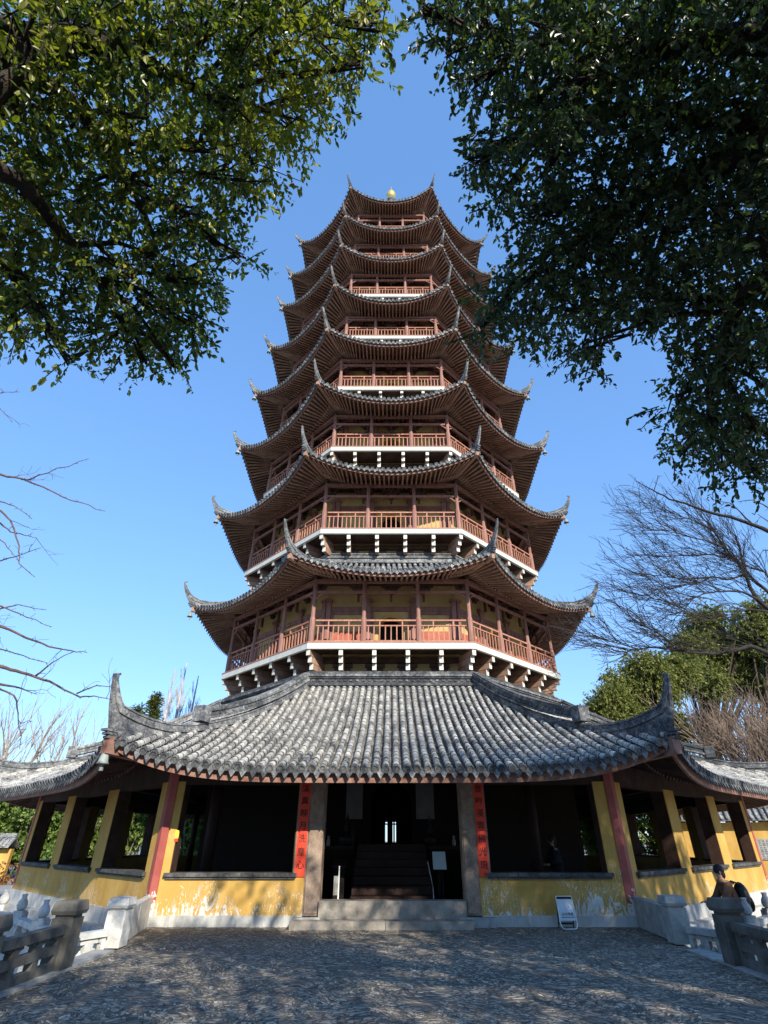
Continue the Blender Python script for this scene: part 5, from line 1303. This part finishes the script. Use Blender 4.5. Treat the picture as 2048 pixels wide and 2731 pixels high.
bg_tree([(1890, 1660, 30), (1850, 1700, 45), (1910, 1700, 55), (1965, 1675, 45), (1830, 1740, 45), (1990, 1730, 55), (1900, 1770, 60), (1960, 1800, 60), (1870, 1830, 60), (2010, 1850, 60)], 46, 1920, 'olive evergreen tree with the tallest crown behind the brown thicket', .21, 140, h=7)
bg_tree([(2035, 1640, 40), (2060, 1690, 55), (2090, 1750, 70), (2060, 1830, 60)], 44, 2080, 'olive evergreen tree cut by the right edge of the picture', .21, 140, h=7)
# brown thicket trees
bt = empty('bare_tree', (21.0, 31.0, ZL)); tag(bt, 'brown bushy bare tree directly right of the ground roof horn', 'tree', 'brown bare trees behind the right roof')
tr = MB(); tr.tube([(21, 31, ZL), (21, 31, 1.0), (21.1, 31, 2.0)], [.3, .26, .22], 8); tr.build('trunk', M['bark_brown'], bt)
br = MB()
for i in range(15):
    a = i * 2.4; grow(br, (21, 31, 1.2 + .1 * i), (math.cos(a) * .75, math.sin(a) * .75, 1.0), 3.0, .09, 3, (0, 0, .35), .36, (4, 5), .09, .014, 4, .68)
br.build('branches', M['bark_brown'], bt)
copy_tree(bt, (24.5, 33.0, ZL), 2.0, (1.05, 1.05, 1.12), 'brown bushy bare tree in the middle of the right thicket')
copy_tree(bt, (27.5, 31.0, ZL), 4.0, (1, 1, 1.0), 'brown bushy bare tree against the right edge of the picture')
copy_tree(bt, (22.5, 36.5, ZL), 3.0, (1.15, 1.15, 1.25), 'taller brown bushy bare tree at the back of the right thicket')
# shrubs seen under the left eave and through the openings
sh = empty('shrub', (-23.3, 41.5, ZL)); tag(sh, '', 'shrub', 'glossy green shrubs beyond the left hall')
br = MB()
for i in range(9): a = i * 2.4; grow(br, (-23.3, 41.5, ZL), (math.cos(a) * .6, math.sin(a) * .6, 1), 1.9, .05, 2, (0, 0, .4), .3, 3, .08, .012, 3, .7)
br.build('stems', M['bark_tan'], sh)
cr_ = MB()
for i in range(18):
    a = rng.uniform(0, 6.28); r_ = rng.uniform(.3, 1.6); z = rng.uniform(.5, 3.7); spray(cr_, None, (-23.3 + r_ * math.cos(a), 41.5 + r_ * math.sin(a), z), 1.0, 150, .20, per=10, twl=(.25, .5), ratio=.3)
cr_.build('foliage', M['leaf_bush'], sh)
sh['label'] = 'glossy green shrub framed in the farthest left hall opening'
for x, y, s, lab in ((-22.4, 46.0, 1.15, 'glossy green shrub framed in the middle left hall opening'), (-20.6, 48.0, 1.25, 'glossy green shrub framed in the left hall opening nearest the corner column'), (-25.6, 41.5, 1.1, 'glossy green shrub just outside the end of the left side hall'), (-27.6, 42.0, 1.2, 'glossy green shrub behind the yellow wall under the left eave'), (-30.0, 43.0, 1.25, 'glossy green shrub at the left edge of the picture, behind the yellow wall')):
    copy_tree(sh, (x, y, ZL), x, (s, s, s), lab)
copy_tree(sh, (12.6, 37.5, ZL), 1.0, (1.0, 1.0, 1.15), 'green shrub glimpsed through the right front window')
copy_tree(sh, (-12.6, 39.5, ZL), 2.0, (1.1, 1.1, 1.15), 'dark green shrub glimpsed through the left front window')
copy_tree(sh, (16.5, 35.5, ZL), 3.1, (1.0, 1.0, 1.0), 'green shrub glimpsed through the nearest right side opening')
hb = empty('hedge', (-23.5, 35.3, ZL)); tag(hb, 'low rust brown hedge at the left edge before the yellow wall', 'hedge')
c = MB()
for i in range(14): spray(c, None, (-27.0 + i * .5, 34.8 + i * .08, .05), .55, 60, .13, per=10, twl=(.15, .3), ratio=.3)
c.build('foliage', M['leaf_brown'], hb)
